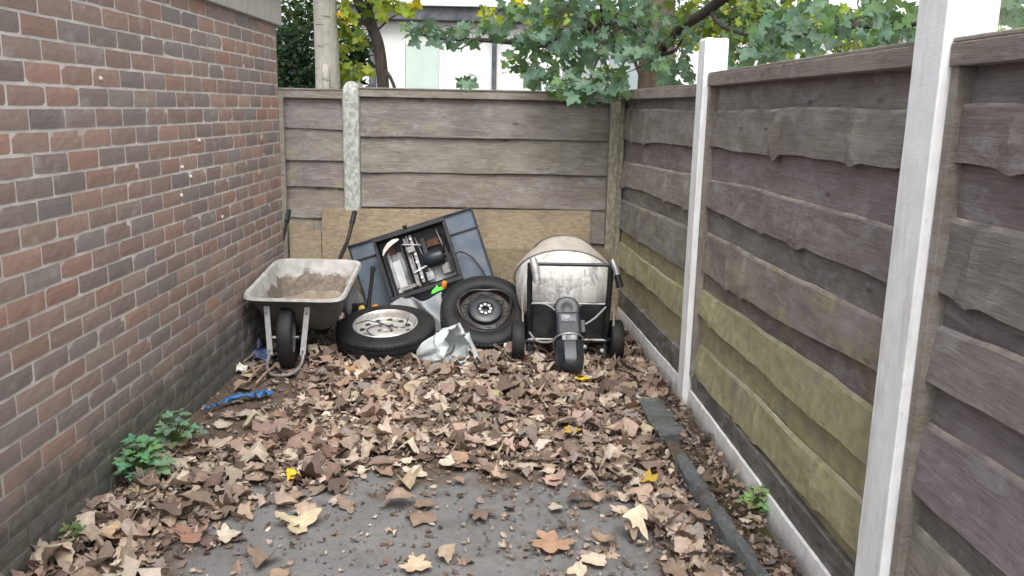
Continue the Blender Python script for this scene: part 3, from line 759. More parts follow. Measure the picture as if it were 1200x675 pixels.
# ------------------------------------------------------------------ car wheels
def car_wheel(center, normal, R0, W, rr, label, silver, seed, xdir=(1, 0, 0)):
    e = empty('car_wheel', center, 0, label, 'wheel', 'old car wheels'); Mx = frame((0, 0, 0), normal, xdir)
    h = W/2
    prof = [(rr-.012, h*.55), (rr, h*.82), (rr+.012, h*.95), (rr+.03, h*.985), (R0-.07, h), (R0-.045, h*.985), (R0-.022, h*.90), (R0-.008, h*.80), (R0, h*.62), (R0+.002, h*.5), (R0-.007, h*.47), (R0-.007, h*.40), (R0+.004, h*.37), (R0+.004, h*.06), (R0-.006, h*.03), (R0-.006, -h*.03), (R0+.004, -h*.06), (R0+.004, -h*.37), (R0-.007, -h*.40), (R0-.007, -h*.47), (R0+.002, -h*.5), (R0, -h*.62), (R0-.008, -h*.8), (R0-.022, -h*.9), (R0-.06, -h), (rr+.02, -h*.95), (rr, -h*.8)]
    n = MB(); n.lathe(prof, 72, Mx); n.build('tyre', M_tyre, e, smooth=True)
    n = MB()
    for k in range(72):    # tread blocks on the shoulder
        a = 2*math.pi*(k+.5)/72
        for sgn in (1, -1): n.box((R0-.001, 0, sgn*h*.60), (.008, R0*.055, h*.26), Mx @ Matrix.Rotation(a, 4, 'Z'))
    tb = n.build('tread_blocks', M_tyre, e); tb['kind'] = 'stuff'
    mat = M_silver if silver else M_darkrim
    f = h*.80
    prof = [(rr+.008, f+.012), (rr+.002, f+.016), (rr-.006, f+.008), (rr-.012, f-.012), (rr-.017, f-.032), (rr-.032, f-.040), (rr-.064, f-.036), (rr*.56, f-.024), (rr*.44, f-.016), (rr*.36, f-.024), (rr*.17, f-.022), (rr*.15, f-.045), (0, f-.045)]
    n = MB(); n.lathe(prof, 64, Mx); rim = n.build('rim', mat, e, smooth=True)
    r1 = rr-.048; hole = MB(); nh = 12
    for k in range(nh):
        a = 2*math.pi*k/nh+.2; n = MB()
        n.lathe([(0, .0), (.0145, .0), (.0165, .003), (.0185, .0)], 14, Mx @ Matrix.Translation((r1*math.cos(a), r1*math.sin(a), f-.0365)))
        n.build('vent_hole', M_blackpl, rim, smooth=True)
    if silver:
        for k in range(4):
            a = 2*math.pi*k/4+.6; n = MB()
            n.lathe([(0, .006), (.009, .006), (.011, 0), (.011, -.01)], 6, Mx @ Matrix.Translation((rr*.26*math.cos(a), rr*.26*math.sin(a), f-.022))); n.build('lug_hole', M_rust, rim)
    else:
        n = MB(); n.lathe([(rr*.60, f-.035), (rr*.60, f-.012), (rr*.57, f+.002), (rr*.46, f+.012), (rr*.30, f+.010), (rr*.26, f-.004), (rr*.12, f-.004), (rr*.11, f-.022), (0, f-.022)], 48, Mx); hb = n.build('hub_cap', M_hub, e, smooth=True)
        for k in range(8):
            a = 2*math.pi*k/8+.1; n = MB()
            n.lathe([(0, .012), (.010, .011), (.0135, .002), (.0135, -.006)], 10, Mx @ Matrix.Translation((rr*.19*math.cos(a), rr*.19*math.sin(a), f-.004))); n.build('lug_nut', M_chrome, hb, smooth=True)
    return e, Mx, f
t1c = (-.795, 5.20, .118)
w1, Mx1, f1 = car_wheel(t1c, (-.03, -.20, 1), .308, .155, .195, 'car wheel with silver steel rim lying nearly flat in front of the barrow', True, 1, (1, .3, 0))
t2c = (-.180, 5.41, .20)
w2, Mx2, f2 = car_wheel(t2c, (.04, -.62, .78), .288, .165, .185, 'car wheel with black hub cap and shiny nuts propped up behind the plastic bag', False, 2)
# dead leaves, wire and a cable loop in the rims
def cable(name, pts, r, mat, parent=None, label=None, n_=8):
    n = MB(); n.tube(spline(pts, n_), r, 8); o = n.build(name, mat, parent, smooth=True)
    if label: tag(o, label, 'cable')
    return o
pts = [Vector(t1c)+Mx1 @ Vector(p) for p in ((-.18, .02, f1+.02), (-.10, .09, f1+.0), (.0, .05, f1-.02), (.03, -.06, f1-.02), (-.06, -.10, f1-.03), (-.12, -.02, f1-.01), (-.02, .03, f1-.01), (.10, -.03, f1-.02), (.15, .03, f1+.01))]
cable('wire', pts, .0035, M_blackpl, None, 'thin black wire tangled inside the silver wheel rim')
pts = [Vector(t2c)+Mx2 @ Vector((rr_*math.cos(a), rr_*math.sin(a), f2+.012+.01*math.sin(3*a))) for a, rr_ in [(2.4+k*.55, .168+.014*math.sin(k*1.7)) for k in range(17)]]
cable('cable', pts, .007, M_blackpl, None, 'black cable coiled round the hub cap of the propped wheel')

# ------------------------------------------------------------------ overturned table saw
sv = Vector((.378, 0, -.926)); su = Vector((.926, 0, .378))
tl = Vector((-1.167, 0, .564))
LEAN = rad(13); pivot = Vector((0, 5.80, 0))
ML = Matrix.Translation(pivot) @ Matrix.Rotation(-LEAN, 4, 'X')
ts = empty('table_saw', (-.62, 5.85, 0), 0, 'overturned blue grey table saw with open black motor box leaning on the fence', 'table saw')
to = Vector(ts.location)
# local frame: u to the right along the table, v down, w towards the viewer
ux = Vector((.9458, 0, .3246)); vx = Vector((.3246, 0, -.9458)); wx = Vector((0, -1, 0))
MS = Matrix.Translation(-to) @ ML @ Matrix(((ux.x, vx.x, wx.x, tl.x), (ux.y, vx.y, wx.y, 0), (ux.z, vx.z, wx.z, tl.z), (0, 0, 0, 1)))
TW, TH = .915, .575
def sbox(name, c, size, mat, parent=ts, bevel=.002):
    n = MB(); n.box(c, size, MS); return n.build(name, mat, parent, bevel=bevel)
tt = sbox('table_top', (TW/2, TH/2, 0), (TW, TH, .012), M_bluesteel)
for c, s in (((TW/2, .006, .016), (TW, .012, .026)), ((TW/2, TH-.006, .016), (TW, .012, .026)), ((.006, TH/2, .016), (.012, TH-.025, .026)), ((TW-.006, TH/2, .016), (.012, TH-.025, .026))): sbox('edge_lip', c, s, M_black, tt)
for x0, x1, y in ((.012, .20, .115), (.70, .903, .145)): sbox('rib', ((x0+x1)/2, y, .012), (x1-x0, .012, .014), M_black, tt)
for x in (.205, .70): sbox('rib', (x, TH/2, .014), (.012, TH-.03, .018), M_black, tt)
bx0, bx1, by0, by1, bd = .205, .70, .045, .455, .17
for nm, c, s in (('box_wall', ((bx0+bx1)/2, by0+.006, bd/2+.008), (bx1-bx0, .008, bd)), ('box_wall', ((bx0+bx1)/2, by1, bd/2+.008), (bx1-bx0, .008, bd)), ('box_wall', (bx0+.004, (by0+by1)/2, bd/2+.008), (.008, by1-by0-.01, bd-.001)), ('box_wall', (bx1-.004, (by0+by1)/2, bd/2+.008), (.008, by1-by0-.01, bd-.001))): sbox(nm, c, s, M_black)
for c, s in (((( bx0+bx1)/2, by0-.002, bd+.01), (bx1-bx0+.02, .022, .014)), (((bx0+bx1)/2, by1+.004, bd+.01), (bx1-bx0+.02, .026, .014)), ((bx0, (by0+by1)/2, bd+.01), (.022, by1-by0-.03, .013)), ((bx1, (by0+by1)/2, bd+.01), (.022, by1-by0-.03, .013))): sbox('box_flange', c, s, M_black)
# innards: pale saw-dust caked plates, trunnion, blade guard, motor
sbox('inner_plate', (.30, .29, .02), (.12, .28, .02), M_steel)
sbox('inner_plate', (.575, .34, .02), (.19, .17, .02), M_galv)
sbox('back_plate', ((bx0+bx1)/2, (by0+by1)/2, .010), (bx1-bx0-.03, by1-by0-.03, .006), M_blackpl)
sbox('bracket', (.52, .20, .09), (.03, .16, .10), M_black)
sbox('bracket', (.655, .30, .08), (.02, .20, .08), M_black)
sbox('chip_tray', (.29, .32, .05), (.075, .22, .05), M_galv)
sbox('dust_cake', (.262, .27, .055), (.022, .25, .07), M_steel)
sbox('dust_cake', (.60, .16, .05), (.13, .05, .05), M_rust)
sbox('dust_cake', (.285, .13, .05), (.06, .05, .04), M_rust)
tr = MB(); tr.box((.40, .25, .10), (.020, .34, .05), MS @ Matrix.Identity(4)); tr.box((.445, .24, .12), (.022, .34, .03), MS); t_ = tr.build('trunnion', M_steel, ts, bevel=.003)
n = MB(); n.box((.365, .26, .07), (.016, .33, .05), MS); n.build('blade_cover', M_black, ts, bevel=.003)
for q0, q1, rr_ in (((.42, .07, .13), (.41, .43, .11), .009), ((.47, .09, .10), (.52, .42, .12), .007), ((.38, .12, .14), (.50, .16, .14), .008), ((.40, .33, .14), (.53, .30, .13), .010), ((.63, .08, .10), (.66, .40, .09), .007)):
    n = MB(); n.tube([MS @ Vector(q0), MS @ Vector(q1)], rr_, 8); n.build('rod', M_steel, ts, smooth=True)
for q_, s_ in (((.50, .38, .10), (.05, .06, .05)), ((.43, .17, .15), (.05, .04, .03)), ((.62, .36, .07), (.06, .07, .05)), ((.335, .41, .09), (.10, .025, .03))): sbox('bracket', q_, s_, M_steel)
for k in range(6):
    n = MB(); n.lathe([(0, .012), (.009, .012), (.009, 0)], 6, MS @ Matrix.Translation((.445+random.uniform(-.004, .004), .10+.055*k, .137))); n.build('bolt', M_chrome, t_)
n = MB(); n.lathe([(0, -.075), (.05, -.075), (.058, -.06), (.058, .05), (.05, .065), (.02, .07), (.02, .10), (0, .10)], 28, MS @ frame((.56, .27, .10), (1, 0, 0))); n.build('motor', M_motor, ts, smooth=True)
n = MB(); n.tube([MS @ Vector(p) for p in spline([(.62, .27, .12), (.65, .21, .14), (.66, .15, .12), (.64, .12, .09)], 5)], .008, 8); n.build('motor_lead', M_blackpl, ts, smooth=True)
n = MB()    # curved silver guard at the upper left
pa = [(.235, .155), (.255, .125), (.29, .098), (.33, .082), (.37, .078)]; vs = []
for k, (x, y) in enumerate(pa):
    wd = (.004, .012, .015, .014, .006)[k]
    vs += [(x-.3*wd, y-wd, .165), (x+.3*wd, y+wd, .165), (x+.3*wd, y+wd, .172), (x-.3*wd, y-wd, .172)]
fs = [(k*4+j, k*4+(j+1) % 4, k*4+4+(j+1) % 4, k*4+4+j) for k in range(4) for j in range(4)]+[(3, 2, 1, 0), (16, 17, 18, 19)]
n.add(vs, fs, None, MS); n.build('guard_arm', M_paper, ts)
n = MB(); n.lathe([(0, .04), (.016, .038), (.018, .03), (.013, .024), (.013, 0), (.02, 0), (.02, -.01)], 16, MS @ frame((.435, .036, .15), (.0, -1, 0.1))); n.build('knob', M_blackpl, ts, smooth=True)
n = MB(); n.tube([MS @ Vector(p) for p in spline([(.69, .30, .16), (.74, .28, .06), (.80, .33, .03), (.84, .42, .03), (.86, .50, .03)], 6)], .0045, 8); n.build('power_lead', M_blackpl, ts, smooth=True)

# grey sheeting under the saw box
n = MB(); vs = []; fs = []; NX, NY = 26, 16; sheetpix = {}
for j in range(NY+1):
    for i in range(NX+1):
        s, t = i/NX, j/NY
        x = -.80+.34*s+.03*math.sin(5*t); y = 5.52+.13*t+.03*math.sin(11*s+4*t); z = .02+.20*t+.02*math.sin(7*s+3*t)*math.sin(4*t+1)+.06*s*t
        vs.append((x, y-.02*math.sin(9*s+2*t), z))
for j in range(NY):
    for i in range(NX): a = j*(NX+1)+i; fs.append((a, a+1, a+NX+2, a+NX+1))
n.add(vs, fs); o = n.build('plastic_sheet', M_sheet, smooth=True); md = o.modifiers.new('solid', 'SOLIDIFY'); md.thickness = .003
tag(o, 'crumpled grey plastic sheet hanging below the saw box', 'plastic sheet')

# small bits in the pile
def poly_prism(name, pts, M, th, mat, label, cat, bevel=.002):
    n = MB(); m = len(pts); n.add([(x, y, 0) for x, y in pts]+[(x, y, th) for x, y in pts], [tuple(range(m))[::-1], tuple(range(m, 2*m))]+[(k, (k+1) % m, m+(k+1) % m, m+k) for k in range(m)], None, M)
    return tag(n.build(name, mat, bevel=bevel), label, cat)
Pg = gy(505, 345, 5.52); Mg = frame(Pg, (.1, -1, .25), (1, 0, .12))
poly_prism('plastic_clip', [(0, 0), (.01, .025), (.03, .04), (.045, .06), (.055, .042), (.09, .046), (.098, .03), (.08, .022), (.05, .016), (.022, .004)], Mg, .02, M_lime, 'lime green plastic clip under the saw box', 'clip')
Pp = gy(520, 338, 5.53); n = MB(); n.lathe([(0, .05), (.014, .05), (.017, .044), (.017, .012), (.013, 0), (0, 0)], 14, frame(Pp, (.12, -.1, 1)))
tag(n.build('orange_lens', M_orange, smooth=True), 'small orange reflector hanging at the lower right corner of the saw box', 'reflector')
Pp = gy(440, 363, 5.50); n = MB(); n.lathe([(0, .035), (.018, .031), (.033, .018), (.036, 0), (.036, -.02), (0, -.02)], 22, frame(Pp, (-.1, -1, .4)))
tag(n.build('orange_lamp', M_orange, smooth=True), 'round orange lamp lens behind the flat lying wheel', 'lamp')
n = MB(); n.tube([gy(430, 374, 5.42), gy(433, 350, 5.44), gy(437, 316, 5.46)], [.014, .014, .012], 10); n.tube([gy(437, 318, 5.46), gy(437.6, 312, 5.465)], [.017, .015], 10)
tag(n.build('black_tube', M_blackpl, smooth=True), 'upright black plastic tube leaning on the blue saw table', 'tube')
# pale rag and grey box stuffed between barrow and saw
n = MB(); vs = []; fs = []; c0 = gy(411, 352, 5.55); NA, NR = 18, 7
for i in range(NR+1):
    for k in range(NA):
        a = 2*math.pi*k/NA; t = i/NR; rr_ = .075*math.sin(math.pi*(.12+.86*t))*(1+.22*math.sin(3*a+4*t)+.12*math.sin(7*a))
        vs.append((c0.x+rr_*math.cos(a), c0.y+.8*rr_*math.sin(a), c0.z-.12+.25*t))
for i in range(NR):
    for k in range(NA): fs.append((i*NA+k, i*NA+(k+1) % NA, (i+1)*NA+(k+1) % NA, (i+1)*NA+k))
fs += [tuple(range(NA))[::-1], tuple(NR*NA+k for k in range(NA))]
n.add(vs, fs); tag(n.build('pale_bundle', M_sheet, smooth=True), 'pale crumpled bundle stuffed between wheelbarrow and saw', 'bundle')
n = MB(); c0 = gy(420, 378, 5.56); n.box((c0.x, c0.y, .12), (.14, .12, .24), jit=.004)
tag(n.build('crate', M_blackpl, bevel=.006), 'dark box behind the flat lying wheel beside the barrow', 'box')
Pp = gy(424, 362, 5.48); n = MB(); n.lathe([(0, .02), (.02, .016), (.025, 0), (.025, -.03), (0, -.03)], 16, frame(Pp, (.1, -1, .5)))
tag(n.build('yellow_cap', basic('dull_yellow', (.42, .30, .04), .5), smooth=True), 'dull yellow cap beside the round orange lamp', 'cap')

# ------------------------------------------------------------------ plastic bag
n = MB(); NU, NV = 56, 34; vs = []; fs = []; c0 = Vector((-.40, 4.93, .0))
_path = spline([(-.175, .03, .045), (-.10, .02, .075), (-.01, .0, .10), (.045, -.02, .128), (.080, -.05, .150)], 9)
def _br(v): return float(np.interp(v, [0, .06, .18, .4, .62, .8, .92, 1], [.004, .036, .072, .104, .118, .104, .088, .094]))
def bagpt(u, v):
    a = 2*math.pi*u; i = min(int(v*(len(_path)-1)), len(_path)-2); t = v*(len(_path)-1)-i
    p = _path[i].lerp(_path[i+1], t); d = (_path[i+1]-_path[i]).normalized(); x_ = Vector((0, 1, 0)); x_ = (x_-d*x_.dot(d)).normalized(); y_ = d.cross(x_)
    fo = abs(math.sin(2.5*a+1.2+1.5*v))**.7*.16 + abs(math.sin(4*a-2.2*v+.6))**.6*.10 + .05*math.sin(9*a+7*v)
    fo += .10*math.sin(6*v+2*a)+.035*math.sin(17*a+13*v)*v
    rr_ = _br(v)*(.80+1.5*fo*(.4+.6*v))
    q = p+x_*(rr_*1.05*math.cos(a))+y_*(rr_*.95*math.sin(a))
    q.z = max(q.z, .004+.004*math.sin(30*q.x+17*q.y)); return q
for j in range(NV+1):
    for i in range(NU): vs.append(c0+bagpt(i/NU, j/NV))
for j in range(NV):
    for i in range(NU): fs.append((j*NU+i, j*NU+(i+1) % NU, (j+1)*NU+(i+1) % NU, (j+1)*NU+i))
fs.append(tuple(range(NU))[::-1])
n.add(vs, fs)
# torn flap hanging to the right of the mouth
fl = []; 
for j in range(7):
    for i in range(5):
        s, t = i/4, j/6
        fl.append(c0+Vector((.115+.03*s*(1-t)+.10*t+.006*math.sin(6*t+s*4), -.05+.045*s+.012*math.sin(5*t), .195-.185*t+.02*s*(1-t)+.005*math.sin(9*s+7*t))))
n.add(fl, [(j*5+i, j*5+i+1, (j+1)*5+i+1, (j+1)*5+i) for j in range(6) for i in range(4)])
bag = n.build('plastic_bag', M_bag, smooth=True); md = bag.modifiers.new('solid', 'SOLIDIFY'); md.thickness = .0015
tag(bag, 'crumpled white plastic bag lying open between the two car wheels', 'plastic bag')
Pp = c0+bagpt(.70, .62); n = MB(); n.lathe([(0, 0), (.009, .0), (.012, .003), (.016, .001)], 14, frame(Pp+Vector((0, -.008, .003)), (-.1, -1, .5))); n.build('tear', M_blackpl, bag)
Pp = gz(596, 420); n = MB(); n.add([(0, 0, 0), (.05, .012, 0), (.062, .02, .10), (.03, .018, .105), (-.012, .01, .095), (.02, -.004, .05)], [(0, 1, 5), (1, 2, 5), (2, 3, 5), (3, 4, 5), (4, 0, 5)]); o = n.build('paper_scrap', M_paper); o.location = (Pp.x-.02, Pp.y-.02, .004)
md = o.modifiers.new('solid', 'SOLIDIFY'); md.thickness = .002
tag(o, 'small torn white paper scrap beside the mixer wheel', 'paper')

# ------------------------------------------------------------------ cement mixer
mx = empty('cement_mixer', (.33, 5.15, 0), 0, 'black framed cement mixer with pale cement caked drum in the right corner', 'cement mixer')
mo_ = Vector(mx.location); T = Matrix.Translation(-mo_)
dax = Vector((.02, .72, .69)).normalized(); dc = Vector((.322, 5.40, .425))
Md = T @ frame(dc, dax)
n = MB(); n.lathe([(0, -.30), (.08, -.298), (.15, -.285), (.21, -.255), (.255, -.205), (.285, -.14), (.302, -.07), (.310, 0), (.312, .03)], 64, Md); dr = n.build('drum', M_drum, mx, smooth=True)
n = MB(); n.lathe([(.312, .028), (.322, .030), (.326, .042), (.322, .054), (.312, .056)], 64, Md); n.build('seam_ring', M_drumtop, dr, smooth=True)
n = MB(); n.lathe([(.311, .054), (.298, .09), (.272, .13), (.242, .17), (.215, .205), (.198, .23), (.204, .237), (.210, .233), (.188, .23), (.21, .19), (.24, .14)], 64, Md); n.build('drum_cone', M_drumtop, dr, smooth=True)
# frame
xl, xr = .098, .578
for x, k in ((xl, -1), (xr, 1)):
    fr = MB()
    fr.tube([T @ Vector(p) for p in ((x-.012*k*0+(.0), 5.0, .625), (x, 5.01, .50), (x-.004*k, 5.05, .30), (x-.006*k, 5.10, .10))], .018, 10)
    fr.tube([T @ Vector(p) for p in ((x-.004*k, 5.05, .32), (x+.01*k, 5.35, .22), (x+.02*k, 5.62, .012))], .016, 10)
    fr.tube([T @ Vector(p) for p in ((x-.006*k, 5.10, .12), (x-.01*k, 5.03, .012))], .012, 8)
    fr.build('side_frame', M_black, mx, smooth=True)
n = MB(); n.tube([T @ Vector((xl-.005, 5.0, .620)), T @ Vector((xr+.005, 5.0, .622))], .0105, 10); n.build('top_bar', M_black, mx, smooth=True)
n = MB(); n.tube([T @ Vector((xl, 5.08, .135)), T @ Vector((xr, 5.08, .138))], .009, 10); n.build('lower_bar', M_steel, mx, smooth=True)
n = MB(); n.box((.338, 5.105, .255), (.455, .012, .225), T @ Matrix.Identity(4)); n.build('guard_panel', M_black, mx, bevel=.004)
n = MB(); n.tube([T @ Vector((xl, 5.045, .372)), T @ Vector((xr, 5.045, .374))], .007, 8); n.build('panel_rail', M_steel, mx, smooth=True)
# grips
n = MB(); n.tube([T @ Vector(p) for p in ((.112, 4.99, .655), (.128, 4.965, .60), (.142, 4.95, .515))], [.020, .026, .022], 12); n.build('grip', M_duct, mx, smooth=True)
n = MB(); n.tube([T @ Vector(p) for p in ((.582, 4.99, .655), (.605, 4.965, .60), (.628, 4.95, .515))], [.017, .018, .022], 12); n.build('grip', M_steel, mx, smooth=True)
n = MB(); n.tube([T @ Vector(p) for p in ((.612, 4.958, .575), (.632, 4.947, .50))], [.020, .023], 12); n.build('grip_end', M_blackpl, mx, smooth=True)
# motor unit slanting forward to the ground
a0, a1 = Vector((.325, 4.99, .335)), Vector((.338, 4.705, .062)); ad = (a1-a0).normalized()
Mm = T @ frame(a0, ad, (1, 0, 0)); Lm = (a1-a0).length
n = MB(); n.box((0, 0, Lm*.30), (.145, .13, Lm*.42), Mm); mt = n.build('gear_housing', M_motor, mx, bevel=.018)
n = MB(); n.lathe([(0, Lm*.49), (.072, Lm*.49), (.082, Lm*.53), (.086, Lm*.60), (.086, Lm*.90), (.074, Lm*1.0), (.05, Lm*1.04), (0, Lm*1.045)], 8, Mm @ Matrix.Rotation(rad(22.5), 4, 'Z')); mb_ = n.build('motor', M_motor, mx, smooth=True)
n = MB(); n.box((0, .080, Lm*.57), (.09, .010, .045), Mm); n.build('scuffed_plate', M_scuff, mb_, bevel=.003)
n = MB(); n.box((.085, .02, Lm*.34), (.03, .07, .09), Mm); n.build('switch_box', M_blackpl, mt, bevel=.006)
n = MB(); n.lathe([(.088, Lm*.505), (.094, Lm*.51), (.094, Lm*.535), (.088, Lm*.54)], 32, Mm); n.build('clamp_band', M_steel, mb_, smooth=True)
n = MB(); n.box((.0, .067, Lm*.22), (.085, .003, .05), Mm); n.build('scuffed_plate', M_scuff, mt)
n = MB(); n.lathe([(0, .020), (.02, .020), (.03, .024), (.066, .028), (.076, .022), (.080, .01), (.082, -.02), (0, -.03)], 32, T @ frame((.325, 5.0, .345), (0, -.85, .5))); n.build('pulley_cover', M_black, mx, smooth=True)
n = MB(); n.tube([T @ p for p in spline([Vector(p) for p in ((xl+.005, 5.00, .20), (.15, 4.93, .165), (.23, 4.90, .17), (.29, 4.89, .215), (.40, 4.91, .265), (.48, 4.95, .30), (.56, 5.02, .36))], 6)], .0065, 8); n.build('motor_lead', M_steel, mx, smooth=True)
n = MB(); n.tube([T @ p for p in spline([Vector(p) for p in ((xl, 5.03, .37), (.20, 5.0, .375), (.27, 4.97, .33), (.30, 4.93, .30))], 6)], .0055, 8); n.build('switch_lead', M_steel, mx, smooth=True)
for p in ((.435, 4.93, .135), (.545, 4.98, .10)):
    n = MB(); n.lathe([(0, .014), (.010, .012), (.014, .004), (.014, -.01)], 14, T @ frame(p, (0, -1, .2))); n.build('bolt_cap', M_duct, mx, smooth=True)
# cement streaked stays at both sides of the drum
n = MB(); n.tube([T @ Vector(p) for p in ((.055, 5.12, .40), (.068, 5.07, .18), (.085, 5.02, .015))], .006, 8); n.build('stay', M_drumtop, mx, smooth=True)
n = MB(); n.tube([T @ Vector(p) for p in ((.62, 5.12, .36), (.622, 5.07, .16), (.635, 5.04, .015))], .006, 8); n.build('stay', M_drumtop, mx, smooth=True)
for x, y in ((.035, 5.07), (.645, 5.15)):
    c = Vector((x, y, .125)); n = MB(); n.lathe([(.05, -.032), (.075, -.038), (.115, -.038), (.124, -.027), (.125, 0), (.124, .027), (.115, .038), (.075, .038), (.05, .032)], 40, T @ frame(c, (1, .04, 0))); w_ = n.build('wheel', M_tyre, mx, smooth=True)
    n = MB(); n.lathe([(0, .024), (.03, .022), (.052, .030), (.052, -.030), (.03, -.022), (0, -.024)], 28, T @ frame(c, (1, .04, 0))); n.build('rim', M_steel, w_, smooth=True)
n = MB(); n.tube([T @ Vector((.035, 5.07, .125)), T @ Vector((.645, 5.15, .125))], .011, 8); n.build('axle', M_black, mx, smooth=True)

# ------------------------------------------------------------------ twigs, rag, litter
def stick(pts, r, label, mat=M_stick, name='stick', cat='stick', group=None):
    n = MB(); n.tube(spline(pts, 4), r, 7); return tag(n.build(name, mat, smooth=True), label, cat, group)
stick([gz(733, 385)+Vector((0, 0, .02)), gz(728, 400)+Vector((0, 0, .05)), gz(740, 418)+Vector((0, 0, .015))], .008, 'thick twig leaning in the leaves right of the mixer')
stick([gz(722, 372)+Vector((0, 0, .06)), gz(735, 378)+Vector((0, 0, .07)), gz(744, 395)+Vector((0, 0, .02))], .006, 'forked twig in the corner by the fence foot')
stick([gz(716, 378)+Vector((0, 0, .10)), gz(726, 385)+Vector((0, 0, .05)), gz(731, 402)+Vector((0, 0, .012))], .005, 'thin twig standing between the mixer and the fence')
# blue strap rag on the ground
n = MB(); vs = []; fs = []; cl = spline([gz(240, 484), gz(258, 478), gz(275, 471), gz(292, 468), (gz(305, 467)), gz(318, 466)], 8); m = len(cl)
for i, p in enumerate(cl):
    w = .026*(1+.5*math.sin(i*.8))*(1.0 if 3 < i < m-6 else .55)
    for k in range(5):
        s = k/4-.5; vs.append(p+Vector((.2*w*s+.01*math.sin(k*3.1+i), 2.2*w*s+.012*math.sin(i*1.1+k), .020+.010*abs(math.sin(i*.9+k*1.7))+.008*math.sin(k*2.6+i*1.3))))
for i in range(m-1):
    for k in range(4): a = i*5+k; fs.append((a, a+1, a+6, a+5))
n.add(vs, fs); o = n.build('blue_rag', M_bluepl, smooth=True); md = o.modifiers.new('solid', 'SOLIDIFY'); md.thickness = .003
tag(o, 'twisted strip of bright blue plastic lying near the wall', 'plastic strip')
# heap of litter by the barrow wheel
def scrap(px, py, w, h, mat, name, label, cat, tilt=(.2, -.6, .8), seed=0, lift=.02):
    r = random.Random(seed); P = gz(px, py)+Vector((0, 0, lift)); n = MB(); NX = 7; vs = []; fs = []
    Mx = frame(P, tilt, (1, r.uniform(-.4, .4), r.uniform(-.2, .2)))
    for j in range(NX):
        for i in range(NX):
            x = (i/(NX-1)-.5)*w*(1+r.uniform(-.08, .08)); y = (j/(NX-1)-.5)*h*(1+r.uniform(-.08, .08)); vs.append((x, y, r.uniform(-.008, .008)+.015*math.sin(9*i/NX+seed)*math.cos(7*j/NX)))
    for j in range(NX-1):
        for i in range(NX-1): a = j*NX+i; fs.append((a, a+1, a+NX+1, a+NX))
    n.add(vs, fs, None, Mx); o = n.build(name, mat, smooth=True); md = o.modifiers.new('solid', 'SOLIDIFY'); md.thickness = .002
    return tag(o, label, cat)
scrap(297, 414, .10, .11, M_navy, 'crisp_packet', 'upright dark blue packet against the wall foot beside the barrow', 'packet', (.5, -.8, .35), 3, .055)
scrap(308, 421, .13, .08, M_navy, 'crisp_packet', 'flat blue and silver packet in front of the barrow wheel', 'packet', (.1, -.5, .8), 4, .03)
scrap(283, 436, .07, .05, M_paper, 'paper_scrap', 'white crumpled tissue at the wall foot near the blue packets', 'paper', (.2, -.6, .8), 5, .025)
for k, (a, bb, l) in enumerate((((279, 432), (312, 414), 'pale stick leaning across the blue packets'), ((284, 441), (318, 433), 'short pale stick lying in front of the white tissue'), ((291, 450), (307, 436), 'crooked stick nearest the blue strip in the litter heap'), ((300, 452), (322, 437), 'bare stick pointing at the barrow wheel'), ((287, 428), (300, 444), 'twig crossing the white tissue'))):
    p, q = gz(*a), gz(*bb); stick([p+Vector((0, 0, .012)), (p+q)/2+Vector((0, 0, .035)), q+Vector((0, 0, .03+.012*(k % 2)))], .006, l)

